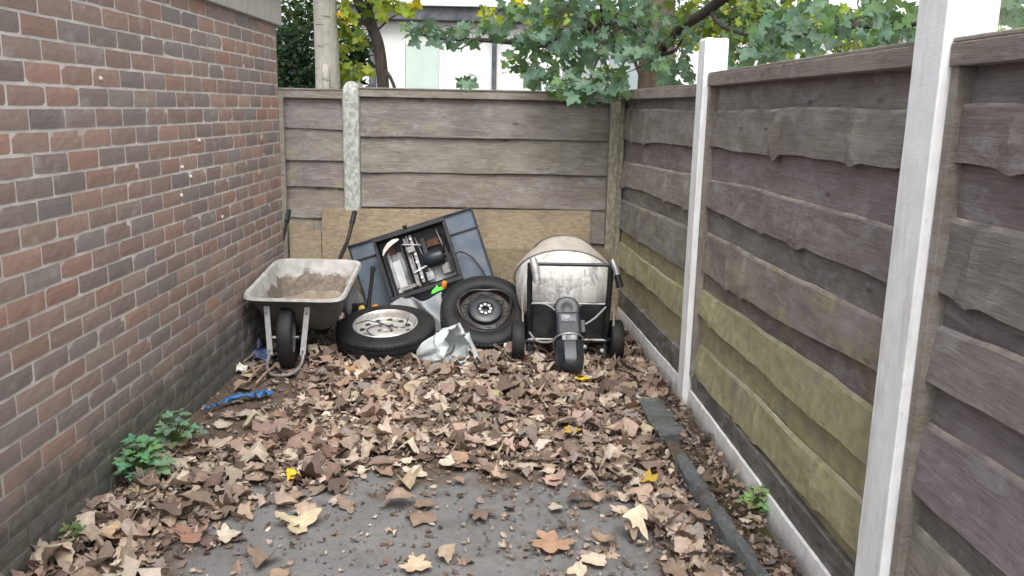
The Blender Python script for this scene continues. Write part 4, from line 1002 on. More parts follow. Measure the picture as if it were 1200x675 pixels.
# ------------------------------------------------------------------ leaf shapes
HALF = [(0, 0), (.09, -.03), (.20, -.10), (.33, -.13), (.36, -.03), (.33, .06), (.46, .16), (.60, .22), (.75, .30), (.62, .36), (.60, .48), (.46, .43), (.30, .45), (.24, .52), (.30, .66), (.20, .72), (.13, .82), (0, 1.0)]
DRYHALF = [(0, .02), (.10, -.04), (.22, -.09), (.36, -.08), (.42, .02), (.44, .12), (.56, .16), (.68, .24), (.66, .34), (.58, .42), (.50, .48), (.42, .50), (.34, .58), (.33, .70), (.25, .78), (.14, .84), (0, .96)]
def leaf_shape(kind, seed, curl=0., fold=0., ring=True, simple=False, rag=0.):
    r = random.Random(seed)
    half = HALF if not simple else [(0, 0), (.3, -.1), (.35, .06), (.74, .3), (.56, .45), (.27, .48), (.24, .7), (0, 1.0)]
    if kind == 'oval': half = [(0, 0), (.12, .08), (.22, .22), (.27, .4), (.25, .58), (.17, .76), (.08, .9), (0, 1.0)]
    if rag: half = DRYHALF
    if rag:
        k1, k2, ph_ = r.uniform(2, 4), r.uniform(5, 9), r.uniform(0, 6)
        def j(p):
            a_ = math.atan2(p[1]-.32, p[0]); q = 1+rag*(.6*math.sin(k1*a_+ph_)+.4*math.sin(k2*a_+2*ph_))+r.uniform(-.5, .3)*rag
            return (p[0]*q, .32+(p[1]-.32)*q)
    else:
      def j(p): return (p[0]*r.uniform(.9, 1.1), p[1]+r.uniform(-.02, .02))
    R_ = [j(p) if 0 < i < len(half)-1 else p for i, p in enumerate(half)]; L_ = [(-x, y) for x, y in [j(p) for p in half[1:-1]]][::-1]
    out = R_+L_; m = len(out); c = (0, .32)
    ax, ay, ph1, ph2 = r.uniform(-1, 1), r.uniform(-1, 1), r.uniform(0, 6.3), r.uniform(0, 6.3)
    def z(x, y):
        d = math.hypot(x, y-.35)
        t = math.atan2(y-.3, x)
        return fold*abs(x)*.9 + curl*(1.1*d*d*(.55+.45*math.sin(2*t+ph1)) + .5*ax*x*y+.25*ay*(y-.3)**2 + .10*math.sin(6*x+ph1)*math.sin(5*y+ph2) + .16*d*d*math.sin(5*t+ph2))
    vs = [(c[0], c[1], z(*c)-.015)]; fs = []; vein = [1.]
    if ring:
        for x, y in out: X, Y = c[0]+(x-c[0])*.5, c[1]+(y-c[1])*.5; vs.append((X, Y, z(X, Y))); vein.append(.35)
    for i, (x, y) in enumerate(out): vs.append((x, y, z(x, y))); vein.append(.15 if i % 2 else 0.)
    if ring:
        for i in range(m):
            k = (i+1) % m
            fs.append((0, 1+i, 1+k)); fs.append((1+i, 1+m+i, 1+m+k, 1+k))
    else:
        fs = [(0, 1+i, 1+(i+1) % m) for i in range(m)]
    # petiole
    if kind == 'maple' and ring:
        b0 = len(vs); vs += [(.012, 0, 0), (-.012, 0, 0), (.006+.1*ax, -.38, .08*ay), (-.006+.1*ax, -.38, .08*ay)]; vein += [1]*4; fs.append((b0, b0+1, b0+3, b0+2))
    v = np.array(vs); v[:, 1] -= .3; v[:, 2] -= v[:, 2].mean()
    return v, fs, vein
def leaf_mesh(shape, mat, name='leaf'):
    v, f, ve = shape; me = bpy.data.meshes.new(name); me.from_pydata(v.tolist(), [], f); me.materials.append(mat)
    a = me.attributes.new('vein', 'FLOAT', 'POINT'); a.data.foreach_set('value', ve)
    me.polygons.foreach_set('use_smooth', [True]*len(me.polygons)); me.update(); return me
class LB:      # many leaves joined in one mesh
    def __init__(s): s.v = []; s.f = []; s.c = []; s.ve = []; s.n = 0
    def add(s, shape, Mx, col):
        v, f, ve = shape; A = np.array(Mx.to_3x3()); t = np.array(Mx.translation)
        s.v.append(v@A.T+t); n = s.n; s.f += [tuple(i+n for i in q) for q in f]; s.n += len(v)
        s.c.append(np.tile(np.array(col, float), (len(v), 1))); s.ve += ve
    def build(s, name, mat, parent=None):
        me = bpy.data.meshes.new(name); V = np.concatenate(s.v)
        if parent is not None: V = V-np.array(parent.location)
        me.from_pydata(V.tolist(), [], s.f); me.materials.append(mat)
        a = me.attributes.new('vein', 'FLOAT', 'POINT'); a.data.foreach_set('value', s.ve)
        a = me.attributes.new('col', 'FLOAT_COLOR', 'POINT'); a.data.foreach_set('color', np.concatenate(s.c).ravel())
        me.polygons.foreach_set('use_smooth', [True]*len(me.polygons)); me.update()
        return link(name, me, parent)

# ------------------------------------------------------------------ fallen leaves
DRY = [leaf_shape('maple', k, curl=random.uniform(.08, .6), fold=random.choice((0, 0, 0, .2, .4, .9, -.3)), rag=random.choice((.10, .16, .22, .3))) for k in range(32)]
DRYM = [leaf_mesh(s, M_leaf, 'fallen_leaf') for s in DRY]
SMALL = [leaf_shape('oval', 100+k, curl=random.uniform(.2, 1.), fold=random.choice((0, .4)), ring=False) for k in range(4)] + [leaf_shape('maple', 200+k, curl=.7, fold=random.uniform(.2, 1.), ring=False, rag=.35) for k in range(8)]
def _bit(seed):
    r = random.Random(seed); m = r.choice((5, 6, 7)); v = np.array([(0, 0, .05)]+[(r.uniform(.3, .6)*math.cos(6.283*k/m), r.uniform(.25, .6)*math.sin(6.283*k/m), r.uniform(-.15, .15)) for k in range(m)]); return v, [(0, 1+k, 1+(k+1) % m) for k in range(m)], [0.]*(m+1)
BITS = [_bit(500+k) for k in range(12)]
TONES = [('tan', (.345, .27, .215), 5.5), ('pale', (.45, .385, .32), 4.2), ('brown', (.225, .168, .133), 4.5), ('dark', (.125, .09, .075), 2.6), ('rust', (.255, .178, .135), 1.3), ('grey', (.23, .19, .17), 2.2)]
def density(x, y):
    # thick litter at the back and along both sides, bare tarmac in the front middle
    edge = np.interp(x, [-1.6, -1.25, -1.05, -.6, -.1, .15, .45, .6, .75], [0, 2.4, 2.95, 3.42, 3.50, 3.50, 3.25, 2.6, 2.2])
    d = (y-edge)/.22 + .55*math.sin(5.1*x+2*y)*math.sin(3.7*y-x)
    base = 1/(1+math.exp(-2.6*d))
    f = .03+.97*base
    if x > .1 and y < edge: f = max(f, .10)
    if x < -1.15 and 3.6 < y < 4.75: f *= .28
    if x < -1.22 and 4.45 < y < 5.1: f *= .25          # trodden soil by the wall
    if x < -.75 and 3.75 < y < 4.5: f *= .55
    if x < -.9 and y < 3.6: f *= .62
    if y > 5.5: f *= .45
    return f
placed = []
tone_w = [t[2] for t in TONES]
def add_leaf(x, y, size, h, tilt, tone=None, seed=None):
    yaw = random.uniform(0, 6.283)
    E_ = Euler((random.gauss(0, tilt), random.gauss(0, tilt), 0)).to_matrix().to_4x4()
    if random.random() < .3: E_ = E_ @ Matrix.Rotation(math.pi, 4, 'X')
    k = random.randrange(len(DRY))
    A = Matrix.Rotation(yaw, 4, 'Z') @ E_ @ Matrix.Scale(size, 4)
    zmin = (DRY[k][0]@np.array(A.to_3x3()).T)[:, 2].min()
    t = tone or random.choices(TONES, tone_w)[0]; g = random.uniform(.82, 1.32)
    if x > .55 and y > 4.4: t = random.choice((TONES[2], TONES[4], TONES[3], TONES[0]))
    col = tuple(min(.8, c*g*random.uniform(.95, 1.05)) for c in t[1])+(1,)
    placed.append((k, Matrix.Translation((x, y, h-zmin)) @ A, col, size, t[0], (x, y, h)))
N_ = 0
while N_ < 3500:
    x, y = random.uniform(-1.56, .98), random.uniform(1.9, 6.15)
    if x > fence_x(y)-.03 or random.random() > density(x, y): continue
    N_ += 1
    thick = density(x, y)
    onk = .05 if (x > .69 and y < 4.3) else 0
    if onk and (random.random() < .86 or x > fence_x(y)-.09): continue
    kx = np.interp(y, [1.2, 2.2, 2.75, 3.2, 3.5, 3.72, 4.22], [.86, .81, .775, .735, .715, .70, .665])
    if y < 4.25 and kx-.015 < x < kx+(.08 if y < 3.5 else .16): continue
    s = random.choice((.04, .05, .055, .06, .07, .075, .085, .10))*random.uniform(.85, 1.12)*(.7 if onk else 1)
    add_leaf(x, y, s, .002+onk+random.random()**1.6*(.022 if thick > .6 else .005), .17 if thick > .6 else .08)
# a few leaves read off the photograph
for px, py, s, tn, c in ((682, 452, .10, 'yellow', (.62, .47, .03)), (345, 571, .075, 'yellow', (.62, .45, .04)), (671, 513, .10, 'yellow', (.55, .33, .04)), (575, 472, .13, 'green', (.36, .38, .22)), (350, 617, .15, 'pale', (.46, .41, .29)), (487, 666, .12, 'pale', (.52, .42, .31)), (648, 640, .17, 'tan', (.36, .24, .17)), (742, 629, .12, 'pale', (.60, .52, .40)), (160, 535, .13, 'tan', (.36, .26, .18)), (410, 440, .12, 'rust', (.42, .26, .15)), (760, 575, .11, 'yellow', (.50, .38, .06)), (135, 640, .15, 'pale', (.50, .38, .24)), (72, 662, .14, 'pale', (.58, .47, .36)), (265, 633, .10, 'pale', (.56, .48, .38)), (205, 610, .17, 'grey', (.19, .15, .13)), (222, 632, .14, 'rust', (.30, .18, .13)), (300, 500, .12, 'pale', (.55, .45, .35)), (695, 658, .11, 'pale', (.55, .47, .38)), (475, 570, .12, 'tan', (.42, .33, .25))):
    P = gz(px, py); add_leaf(P.x, P.y, s*.8, .034 if density(P.x, P.y) > .5 else .010, .08, (tn, tuple(v*.85 for v in c), 1))
vis = []
for i, (k, A, col, size, tn, p) in enumerate(placed):
    q = pr(p)
    sc_ = size/q[2]*(1+6*p[2]) if (0 < q[0] < 1200 and 0 < q[1] < 690) else 0
    if i >= N_: sc_ *= 3
    if p[1] > 4.9: sc_ *= .5
    vis.append((sc_, i))
vis.sort(reverse=True); keep = set(i for _, i in vis[:290])
LABELS = {'tan': 'dry tan maple leaf lying face up on the ground', 'pale': 'pale cream dried maple leaf on the ground', 'brown': 'mid brown curled maple leaf on the ground', 'dark': 'dark wet brown maple leaf on the ground', 'rust': 'reddish rust coloured maple leaf on the ground', 'grey': 'flat grey brown maple leaf on the ground', 'green': 'pale green fallen leaf amid the brown litter before the bag'}
YEL = iter(('bright yellow maple leaf right beside the mixer motor', 'small yellow leaf on the left edge of the bare tarmac', 'golden yellow leaf in the litter in front of the mixer', 'dull yellow leaf near the dark edging stone'))
def leaf_label(tn, size, p):
    if tn == 'green': return LABELS[tn], 'green fallen leaves'
    x, y = p[:2]; q = pr(p)
    if x < -1.0 and y < 3.1: zn = 'at the wall foot in the near left corner'
    elif x < -1.0: zn = 'along the brick wall'
    elif y < 2.95 and x < -.3: zn = 'on the bare tarmac, left of centre'
    elif y < 2.95 and x < .45: zn = 'on the bare tarmac near the bottom centre'
    elif x > .66 and y < 4.3: zn = 'in the soil strip by the edging stones'
    elif x > .4 and y < 3.6: zn = 'left of the dark edging stone'
    elif y < 3.5: zn = 'where the litter meets the tarmac'
    elif y < 4.2: zn = 'in mid yard, left half' if x < -.3 else 'in mid yard, right half'
    else: zn = 'before the barrow' if x < -.7 else 'before the plastic bag' if x < 0 else 'around the mixer'
    w = {'tan': 'tan', 'pale': 'cream', 'brown': 'mid brown', 'dark': 'dark brown', 'rust': 'reddish brown', 'grey': 'grey brown'}[tn]
    sz = 'large' if size > .088 else 'middling' if size > .068 else 'small'
    return f'{sz} {w} dead maple leaf {zn}', f'{w} leaves {zn}'
litter = LB()
for i, (k, A, col, size, tn, p) in enumerate(placed):
    if i in keep:
        o = link('fallen_leaf', DRYM[k], None, col); o.matrix_world = A
        if tn == 'yellow': tag(o, next(YEL), 'leaf', 'yellow fallen leaves')
        else:
            lb, gp = leaf_label(tn, size, p); tag(o, lb, 'leaf', gp)
    else: litter.add(DRY[k], A, col)
# crumbled leaf bits and stalks between them
N2 = 0
while N2 < 6000:
    x, y = random.uniform(-1.57, 1.0), random.uniform(1.9, 6.2)
    if x > fence_x(y)-.02: continue
    d = density(x, y)
    if y < 4.25 and .70 < x < np.interp(y, [1.2, 2.2, 2.75, 3.2, 3.5, 3.72, 4.22], [.86, .81, .775, .735, .715, .70, .665])+.08 and random.random() < .8: continue
    if random.random() > max(d, .20 if N2 % 3 == 0 else .09): continue
    N2 += 1
    onk = (.045 if (.78 < x and y < 4.3) else 0)
    if onk and random.random() < .5: continue
    s = random.choice((.012, .016, .02, .026, .034, .045))*random.uniform(.8, 1.3)*(1 if d > .4 else .7)
    t = random.choices(TONES, tone_w)[0][1]; g = random.uniform(.6, 1.25)
    A = Matrix.Translation((x, y, .004+onk+random.random()*(.03 if d > .5 else .003))) @ Euler((random.gauss(0, .5), random.gauss(0, .5), random.uniform(0, 6.3))).to_matrix().to_4x4() @ Matrix.Diagonal((s*random.uniform(.5, 1.2), s*1.3, s, 1))
    litter.add(random.choice(SMALL), A, tuple(min(.8, c*g) for c in t)+(1,))
N3 = 0
while N3 < 15000:
    x, y = random.uniform(-1.57, 1.03), random.uniform(1.9, 6.2)
    if x > fence_x(y)-.0: continue
    d = density(x, y)
    if random.random() > max(d, .16 if x < .1 else .34, .75 if x > .74 else 0): continue
    N3 += 1
    onk = (.034 if (.78 < x and y < 4.3) else 0)
    s = random.choice((.007, .010, .013, .018, .025, .034))*random.uniform(.8, 1.3)*(1 if d > .4 else .8)
    t = random.choices(TONES, (4, 3, 5, 5, 3, 3))[0][1]; g = random.uniform(.45, 1.25)
    A = Matrix.Translation((x, y, .003+onk+random.random()*(.022 if d > .5 else .002))) @ Euler((random.gauss(0, .4), random.gauss(0, .4), random.uniform(0, 6.3))).to_matrix().to_4x4() @ Matrix.Diagonal((s, s*random.uniform(.5, 1.6), s, 1))
    litter.add(BITS[random.randrange(12)], A, tuple(min(.8, c*g) for c in t)+(1,))
tag(litter.build('leaf_litter', M_leaf_a), 'deep brown litter of dead leaves and bits covering the yard', 'leaf litter', kind='stuff')
# grit
gr = MB()
for _ in range(700):
    x, y = random.uniform(-1.5, .9), random.uniform(2.0, 4.2); s = random.uniform(.002, .006); t = random.uniform(.6, 1.4)
    gr.box((x, y, s*.4), (s*2, s*1.6, s*1.3), None, tuple(c*t for c in (.20, .18, .16))+(1,), .7, s*.3)
tag(gr.build('grit', M_leaf_a, attr=True), 'fine grit scattered over the tarmac', 'grit', kind='stuff')

# ------------------------------------------------------------------ weeds
WEED = [leaf_shape('maple', 300+k, curl=.25, fold=.25, simple=False) for k in range(3)]
WEEDM = [leaf_mesh(s, M_gleaf) for s in WEED]
def weed(P, spread, h, nl, col, label, seed):
    r = random.Random(seed); e = empty('weed', P, 0, label, 'weed', 'green weeds'); st = MB()
    for k in range(nl):
        a = 2*math.pi*k*.618+r.uniform(-.3, .3); t = (k+.5)/nl; rad_ = spread*math.sqrt(t)*r.uniform(.75, 1.1); hz = h*(1-.75*t)*r.uniform(.8, 1.15)+.015
        tip = Vector((rad_*math.cos(a), rad_*math.sin(a), hz))
        if P[0] < 0 and P[0]+tip.x < WX+.03: tip.x = WX+.03-P[0]+r.uniform(0, .04)
        if P[0] > 0: tip.x = min(tip.x, .03)
        st.tube([(0, 0, 0), tip*.55+Vector((0, 0, .02)), tip], .0022, 5)
        o = link('leaf', WEEDM[r.randrange(3)], e, tuple(c*r.uniform(.75, 1.25) for c in col)+(1,))
        d = Vector((math.cos(a), math.sin(a), r.uniform(-.35, .1))).normalized(); nrm = Vector((-.3*d.x, -.3*d.y-.25, 1)).normalized()
        x_ = d.cross(nrm).normalized(); nrm = x_.cross(d)
        s = r.uniform(.036, .062)*(spread/.12)**.5
        o.matrix_local = Matrix(((x_.x*s, d.x*s, nrm.x*s, tip.x), (x_.y*s, d.y*s, nrm.y*s, tip.y), (x_.z*s, d.z*s, nrm.z*s, tip.z), (0, 0, 0, 1)))
    st.build('stem', M_gleaf, e, smooth=True, color=(.12, .2, .06, 1)); return e
weed((-1.50, 3.23, .0), .12, .165, 46, (.17, .285, .175), 'leafy green weed growing at the foot of the brick wall', 1)
weed((-1.50, 3.60, .0), .11, .14, 26, (.17, .265, .18), 'smaller grey green weed just behind the leafy one at the wall', 2)
weed((.955, 3.02, .03), .07, .085, 20, (.25, .36, .17), 'small pale green weed against the gravel board on the right', 3)
weed((-1.53, 2.75, .0), .05, .05, 7, (.12, .20, .06), 'tiny weed tuft low at the wall foot in the near left', 4)

# ------------------------------------------------------------------ house behind
h0 = empty('house', (1.0, 13.3, 0), 0, 'white rendered house with dark fascia behind the back fence', 'house')
ho = Vector(h0.location)
def hpart(name, x0, x1, y0, y1, z0, z1, mat, parent=h0, bevel=.01):
    n = MB(); n.box(((x0+x1)/2-ho.x, (y0+y1)/2-ho.y, (z0+z1)/2), (x1-x0, y1-y0, z1-z0)); return n.build(name, mat, parent, bevel=bevel)
hpart('wall', -2.3, 6.5, 13.0, 18.0, 0, 2.74, M_render)
hpart('fascia', -2.55, 6.7, 12.80, 18.2, 2.742, 2.93, M_fascia)
hpart('roof_edge', -2.6, 6.75, 12.74, 18.25, 2.932, 2.97, M_render)
for x in (-2.14, -.35):
    n = MB(); n.tube([(x-ho.x, 12.94-ho.y, 0), (x-ho.x, 12.94-ho.y, 2.74)], .055 if x < -1 else .035, 12); n.build('downpipe', M_fascia, h0, smooth=True)
d_ = hpart('door', -1.66, -1.16, 12.975, 12.998, 0, 2.42, M_pale)
hpart('door_frame', -1.72, -1.662, 12.95, 12.997, 0, 2.48, M_render, d_); hpart('door_frame', -1.158, -1.10, 12.95, 12.997, 0, 2.48, M_render, d_)
w_ = hpart('window', .6, 2.0, 12.97, 12.997, 1.1, 2.45, M_render); hpart('pane', .65, 1.27, 12.955, 12.969, 1.14, 2.41, M_glass, w_); hpart('pane', 1.33, 1.95, 12.955, 12.969, 1.14, 2.41, M_glass, w_)

# ------------------------------------------------------------------ trees
GL = [leaf_shape('maple', 400+k, curl=random.uniform(.1, .4), fold=random.uniform(0, .35)) for k in range(6)]
GLS = [leaf_shape('maple', 420+k, curl=.3, fold=.2, ring=False, simple=True) for k in range(5)]
GLM = [leaf_mesh(s, M_gleaf) for s in GL]
OV = [leaf_shape('oval', 440+k, curl=.3, fold=.3, ring=False) for k in range(3)]
BLUE = (.11, .19, .145); MID = (.125, .215, .09); YG = (.32, .40, .06); YEL_ = (.58, .52, .03); DARK = (.018, .045, .018); OLV = (.13, .19, .045)
def leaf_frame(P, s, droop, r, face=(0, -1, .55)):
    a = r.uniform(0, 6.283); d = Vector((math.cos(a), math.sin(a)*.7, -droop+r.uniform(-.5, .4))).normalized()
    nrm = (Vector(face)+Vector((r.gauss(0, .45), r.gauss(0, .45), r.gauss(0, .45)))).normalized()
    x_ = d.cross(nrm)
    if x_.length < .1: x_ = Vector((1, 0, 0))
    x_.normalize(); nrm = x_.cross(d)
    return Matrix(((x_.x*s, d.x*s, nrm.x*s, P.x), (x_.y*s, d.y*s, nrm.y*s, P.y), (x_.z*s, d.z*s, nrm.z*s, P.z), (0, 0, 0, 1)))
def clear(P):
    # keep leaves out of the brick wall and the fences
    if P.x < WX+.12 and P.y < WEND+.1 and P.z < 2.4: return False
    if abs(P.y-BY) < .12 and P.z < 1.74 and P.x < .8: return False
    if P.x > fence_x(P.y)-.10 and P.x < fence_x(P.y)+.16 and P.z < 1.80 and P.y < 6.3: return False
    return True
def foliage(tree, clusters, r, singles, twigs, sizes=(.11, .16), shapes=None, droop=.7):
    """clusters: (px, py, rx, ry, y0, y1, n, colours); returns the centre of each cluster"""
    L = []; ctr = []
    for px, py, rx, ry, y0, y1, n_, cols in clusters:
        C0 = gy(px, py, (y0+y1)/2); ctr.append(C0)
        for _ in range(n_):
            a = r.uniform(0, 6.283); q = math.sqrt(r.random())
            P = gy(px+rx*q*math.cos(a), py+ry*q*math.sin(a), r.uniform(y0, y1))
            if not clear(P): continue
            c = r.choice(cols); g = r.uniform(.7, 1.25)
            L.append((P, r.uniform(*sizes), tuple(k*g*r.uniform(.93, 1.07) for k in c)+(1,)))
            if r.random() < .34: twigs.tube([C0.lerp(P, .0)+Vector((0, 0, .03)), C0.lerp(P, .55)+Vector((r.uniform(-.03, .03), 0, .05)), P], [.004, .003, .0018], 5, None, Matrix.Translation(-Vector(tree.location)), False)
    L.sort(key=lambda t: -t[1]/max(.5, t[0].y)); crown = LB(); to_ = Vector(tree.location); ns = 0
    for P, s, c in L:
        A = leaf_frame(P, s, droop, r); q = pr(P)
        if ns < singles and 0 < q[0] < 1200 and 0 < q[1] < 140:
            o = link('leaf', GLM[r.randrange(6)], tree, c); o.matrix_local = Matrix.Translation(-to_) @ A; ns += 1
        else: crown.add((shapes or GL)[r.randrange(len(shapes or GL))], A, c)
    return crown, ctr
def limb(b, pts, r0, r1, tree, seg=9):
    P = spline(pts, 5); n_ = len(P); b.tube(P, [r0+(r1-r0)*i/(n_-1) for i in range(n_)], seg, None, Matrix.Translation(-Vector(tree.location)))
r = random.Random(5)
# the big maple whose boughs hang over the back fence
mp = empty('maple_tree', (1.22, 7.6, 0), 0, 'large green maple with boughs hanging over the back fence', 'tree')
tk = MB(); limb(tk, [(1.22, 7.6, -.1), (1.2, 7.6, .9), (1.19, 7.58, 1.9), (1.16, 7.55, 2.9), (1.2, 7.6, 4.2), (1.1, 7.5, 6)], .19, .10, mp, 14); tk.build('trunk', M_bark, mp, smooth=True)
FR = [BLUE, BLUE, BLUE, MID, (.14, .225, .165)]; BACKLIT = [YG, OLV, MID, YG, OLV]  # rear leaves have the backlight painted into their yellow-green
cl = [(705, 30, 78, 42, 5.9, 6.9, 160, FR), (645, 62, 52, 30, 6.0, 6.9, 66, FR), (600, 25, 40, 26, 6.1, 6.9, 34, FR), (545, 42, 45, 15, 6.3, 6.9, 34, FR), (495, 38, 26, 12, 6.4, 6.8, 16, FR), (688, 102, 46, 18, 5.75, 6.12, 52, FR), (640, 92, 30, 12, 5.8, 6.1, 10, FR), (556, 94, 20, 6, 6.0, 6.15, 4, FR), (748, 85, 34, 30, 5.6, 6.1, 52, FR), (795, 60, 26, 42, 6.4, 7.0, 26, FR), (795, 90, 22, 14, 6.4, 7.0, 14, FR),
      (905, 45, 58, 34, 4.8, 6.2, 70, FR), (985, 32, 70, 36, 4.6, 6.0, 90, FR), (1045, 35, 30, 40, 4.3, 5.6, 40, FR), (870, 70, 22, 14, 5, 6, 10, FR),
      (705, 45, 95, 55, 7.9, 9.2, 130, BACKLIT), (860, 30, 80, 40, 7.4, 9.0, 280, BACKLIT), (975, 45, 80, 36, 6.6, 8.6, 220, BACKLIT), (640, 85, 60, 20, 8.0, 9.0, 18, BACKLIT),
      (660, 12, 70, 16, 6.2, 7.0, 46, FR+BACKLIT), (650, 30, 70, 35, 7.6, 8.8, 70, BACKLIT), (780, 20, 40, 30, 7.0, 8.0, 40, FR+BACKLIT), (900, 20, 90, 25, 6.5, 8.5, 80, FR+BACKLIT), (577, 20, 12, 12, 6.5, 6.7, 6, [YEL_, YG]), (612, 3, 12, 6, 6.6, 6.8, 4, [YEL_, YG]), (1185, 15, 22, 16, 3.4, 4.2, 10, [(.10, .15, .10)]), (1170, 5, 90, 34, 4.6, 6.2, 55, FR+BACKLIT), (1330, 10, 80, 40, 4.4, 6.0, 60, FR+BACKLIT)]
tw = MB(); crown, ctr = foliage(mp, cl, r, 280, tw, (.06, .10))
limbs = MB()
limb(limbs, [(1.18, 7.58, 2.1), gy(735, 22, 7.0), gy(700, 30, 6.6), gy(640, 52, 6.6), gy(585, 48, 6.6), gy(520, 45, 6.65), gy(475, 36, 6.7)], .045, .005, mp)
limb(limbs, [gy(735, 22, 7.0), gy(705, 60, 6.4), gy(690, 98, 6.0)], .02, .005, mp)
limb(limbs, [(1.2, 7.58, 2.0), gy(797, 34, 6.9), gy(825, 15, 6.6), gy(855, -8, 6.3), gy(930, -60, 5.6)], .035, .045, mp)
limb(limbs, [gy(832, 8, 6.55), gy(846, 30, 6.3), gy(905, 45, 5.6), gy(985, 32, 5.3), gy(1060, 30, 4.9), gy(1150, 14, 4.0), gy(1230, 30, 3.6)], .016, .012, mp)
limb(limbs, [(1.2, 7.6, 2.2), gy(745, 60, 6.4), gy(750, 90, 5.9)], .03, .006, mp)
limb(limbs, [(1.2, 7.6, 2.0), gy(790, 60, 7.0), gy(800, 45, 6.8)], .02, .006, mp)
limbs.build('limbs', M_barkd, mp, smooth=True); tag(tw.build('twigs', M_twig, mp), kind='stuff')
# unseen rest of the crown above the picture, added to shade the corner
hi = MB()
for k in range(26):
    a = k*2.4; q = math.sqrt((k+.5)/26)*3.1; cx, cy_, cz = 1.0+q*math.cos(a)*1.05, 7.3+q*math.sin(a), 4.3+1.4*r.random()+.5*(1-q/3.1)
    limb(hi, [(1.15, 7.55, 3.0+r.random()*1.6), (1.1+(cx-1.1)*.5, 7.5+(cy_-7.5)*.5, cz*.92), (cx, cy_, cz)], .05, .01, mp, 6)
    for _ in range(80):
        P = Vector((cx+r.gauss(0, .42), cy_+r.gauss(0, .42), cz+r.gauss(0, .30)))
        if P.z < 3.15 or pr(P)[1] > -12: continue
        c = r.choice(FR+BACKLIT); g = r.uniform(.7, 1.2)
        crown.add(GLS[r.randrange(5)], leaf_frame(P, r.uniform(.13, .2), .5, r, (0, -.2, 1)), tuple(x*g for x in c)+(1,))
hi.build('upper_limbs', M_bark, mp, smooth=True)
tag(crown.build('crown', M_gleaf_a, mp), kind='stuff')

# pale smooth trunk behind the left end of the back fence
pt = empty('pale_tree', (-1.53, 7.0, 0), 0, 'tree with pale grey trunk behind the narrow fence panel', 'tree')
b = MB(); limb(b, [(-1.52, 7.0, -.1), (-1.525, 7.0, .9), (-1.515, 7.0, 1.7), (-1.525, 7.0, 2.3), (-1.53, 7.0, 3.2), (-1.4, 7.1, 4.6)], .112, .075, pt, 18); b.build('trunk', M_barkg, pt, smooth=True)
b = MB(); limb(b, [(-1.50, 6.90, 1.40), (-1.50, 6.885, 1.6), (-1.505, 6.89, 1.76), (-1.51, 6.93, 1.82)], .032, .03, pt, 10); b.build('stub', M_barkg, pt, smooth=True)
b = MB(); r2 = random.Random(9); cr = LB()
for k in range(12):
    a = k*2.4; q = .4+1.1*math.sqrt(k/12); cx, cy_, cz = -1.5+q*math.cos(a), 7.4+q*math.sin(a), 3.9+r2.random()
    limb(b, [(-1.48, 7.05, 3.2), (cx*.5-.75, cy_*.5+3.6, cz*.9), (cx, cy_, cz)], .035, .008, pt, 6)
    for _ in range(45):
        P = Vector((cx+r2.gauss(0, .3), cy_+r2.gauss(0, .3), cz+r2.gauss(0, .25)))
        if P.z < 3.2: continue
        cr.add(OV[r2.randrange(3)], leaf_frame(P, r2.uniform(.07, .11), .5, r2, (0, 0, 1)), tuple(x*r2.uniform(.7, 1.2) for x in MID)+(1,))
b.build('limbs', M_barkg, pt, smooth=True); tag(cr.build('crown', M_gleaf_a, pt), kind='stuff')

# thin dark stemmed young tree with yellow green leaves
yt = empty('young_tree', (-1.0, 7.2, 0), 0, 'thin dark stemmed young tree with yellow green leaves behind the back fence', 'tree')
b = MB(); base = Vector((-1.0, 7.2, -.05))
limb(b, [base, gy(452, 150, 7.2), gy(449, 100, 7.2), gy(444, 55, 7.2), gy(434, 28, 7.2), gy(420, 2, 7.2), gy(408, -40, 7.2)], .055, .04, yt, 10)
limb(b, [gy(440, 40, 7.2), gy(432, 10, 7.15), gy(429, -25, 7.1)], .035, .025, yt, 8)
limb(b, [gy(448, 78, 7.2), gy(458, 92, 7.18), gy(468, 118, 7.15)], .016, .014, yt, 8)
limb(b, [gy(441, 45, 7.2), gy(425, 28, 7.1), gy(405, 32, 7.1)], .010, .004, yt, 6)
limb(b, [gy(438, 40, 7.2), gy(460, 20, 7.2), gy(485, 10, 7.2)], .010, .004, yt, 6)
b.build('trunk', M_barkd, yt, smooth=True)
YC = [YG, YG, (.34, .38, .05), OLV]
cl = [(405, 18, 12, 18, 6.9, 7.5, 18, YC), (412, 48, 16, 14, 7.0, 7.6, 14, YC), (450, 8, 30, 12, 6.9, 7.5, 28, YC), (472, 14, 12, 8, 6.9, 7.3, 8, YC), (415, 88, 28, 14, 7.0, 7.8, 30, YC), (392, 75, 12, 24, 7.4, 8.0, 16, YC), (486, 8, 8, 8, 7, 7.3, 4, [YEL_]), (402, 16, 6, 6, 6.9, 7, 2, [(.7, .45, .03)])]
tw = MB(); crown, _ = foliage(yt, cl, random.Random(31), 60, tw, (.07, .105)); tag(tw.build('twigs', M_twig, yt), kind='stuff')
r3 = random.Random(77)
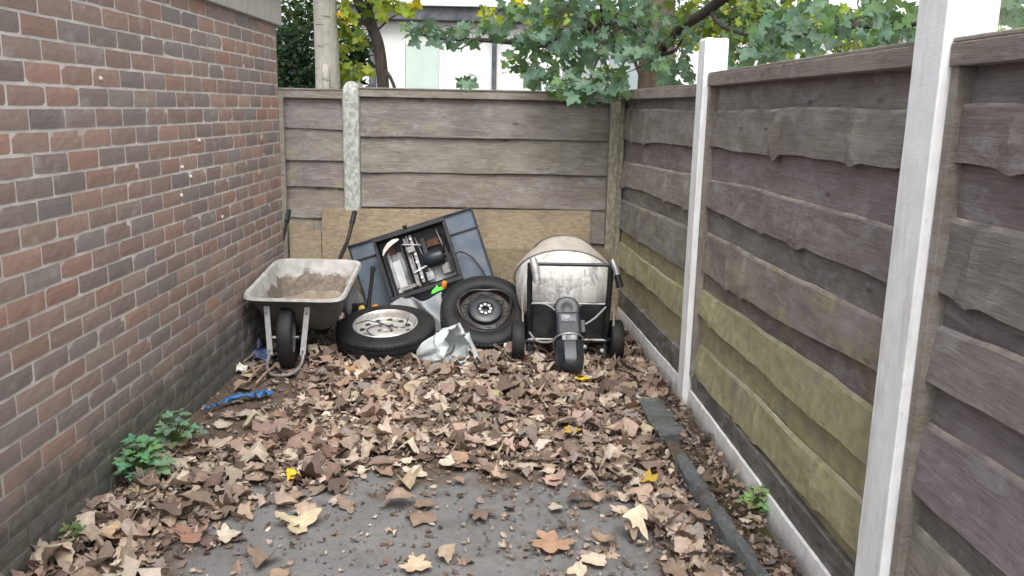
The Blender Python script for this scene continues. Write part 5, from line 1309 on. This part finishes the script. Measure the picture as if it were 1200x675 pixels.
for k in range(10):
    C0 = gy(395+r3.uniform(-30, 60), -60-r3.uniform(0, 80), 7.2)
    for _ in range(30):
        P = C0+Vector((r3.gauss(0, .22), r3.gauss(0, .3), r3.gauss(0, .18)))
        if pr(P)[1] < -10: crown.add(GLS[r3.randrange(5)], leaf_frame(P, r3.uniform(.11, .15), .5, r3, (0, -.2, 1)), tuple(x*r3.uniform(.7, 1.2) for x in YG)+(1,))
tag(crown.build('crown', M_gleaf_a, yt), kind='stuff')

# dark evergreen and leafy shrubs filling the left gap
def shrub(name, loc, label, blobs, cols, seed, size, n_):
    r_ = random.Random(seed); e = empty(name, loc, 0, label, 'shrub', 'shrubs behind the back fence'); b = MB(); cr = LB(); l0 = Vector(loc)
    for (px, py, Y, rad_) in blobs:
        c0 = gy(px, py, Y); limb(b, [l0, (l0.x*.5+c0.x*.5, l0.y, c0.z*.55), c0], .022, .006, e, 6)
        for _ in range(n_):
            P = c0+Vector((r_.gauss(0, rad_*.5), r_.gauss(0, rad_*.5), r_.gauss(0, rad_*.5)))
            cr.add(OV[r_.randrange(3)], leaf_frame(P, r_.uniform(*size), .4, r_, (0, -.5, .7)), tuple(x*r_.uniform(.55, 1.4) for x in r_.choice(cols))+(1,))
    b.build('stems', M_barkd, e, smooth=True); tag(cr.build('crown', M_gleaf_a, e), kind='stuff'); return e
shrub('evergreen_shrub', (-2.0, 7.7, 0), 'dense dark evergreen shrub between the brick wall and the pale trunk', [(335, 92, 7.7, .34), (352, 80, 7.8, .34), (345, 62, 7.8, .26), (362, 96, 7.6, .28), (325, 75, 7.8, .3), (350, 110, 7.7, .4), (340, 130, 7.7, .45)], [DARK, (.022, .05, .022)], 41, (.035, .07), 520)
shrub('leafy_shrub', (-2.1, 8.6, 0), 'taller mid green shrub above the dark evergreen', [(340, 28, 8.6, .30), (358, 12, 8.7, .30), (335, 48, 8.5, .28), (362, 40, 8.8, .26), (345, -25, 8.7, .4), (385, 20, 9.0, .3)], [(.04, .085, .03), (.07, .12, .04)], 42, (.045, .085), 230)
shrub('leafy_shrub', (-1.75, 8.2, 0), 'sparse dark green shrub between the pale trunk and the young tree', [(405, 55, 8.2, .22), (412, 72, 8.2, .22), (400, 35, 8.3, .22), (420, 62, 8.2, .14)], [(.03, .07, .03), (.05, .10, .035)], 43, (.05, .09), 110)
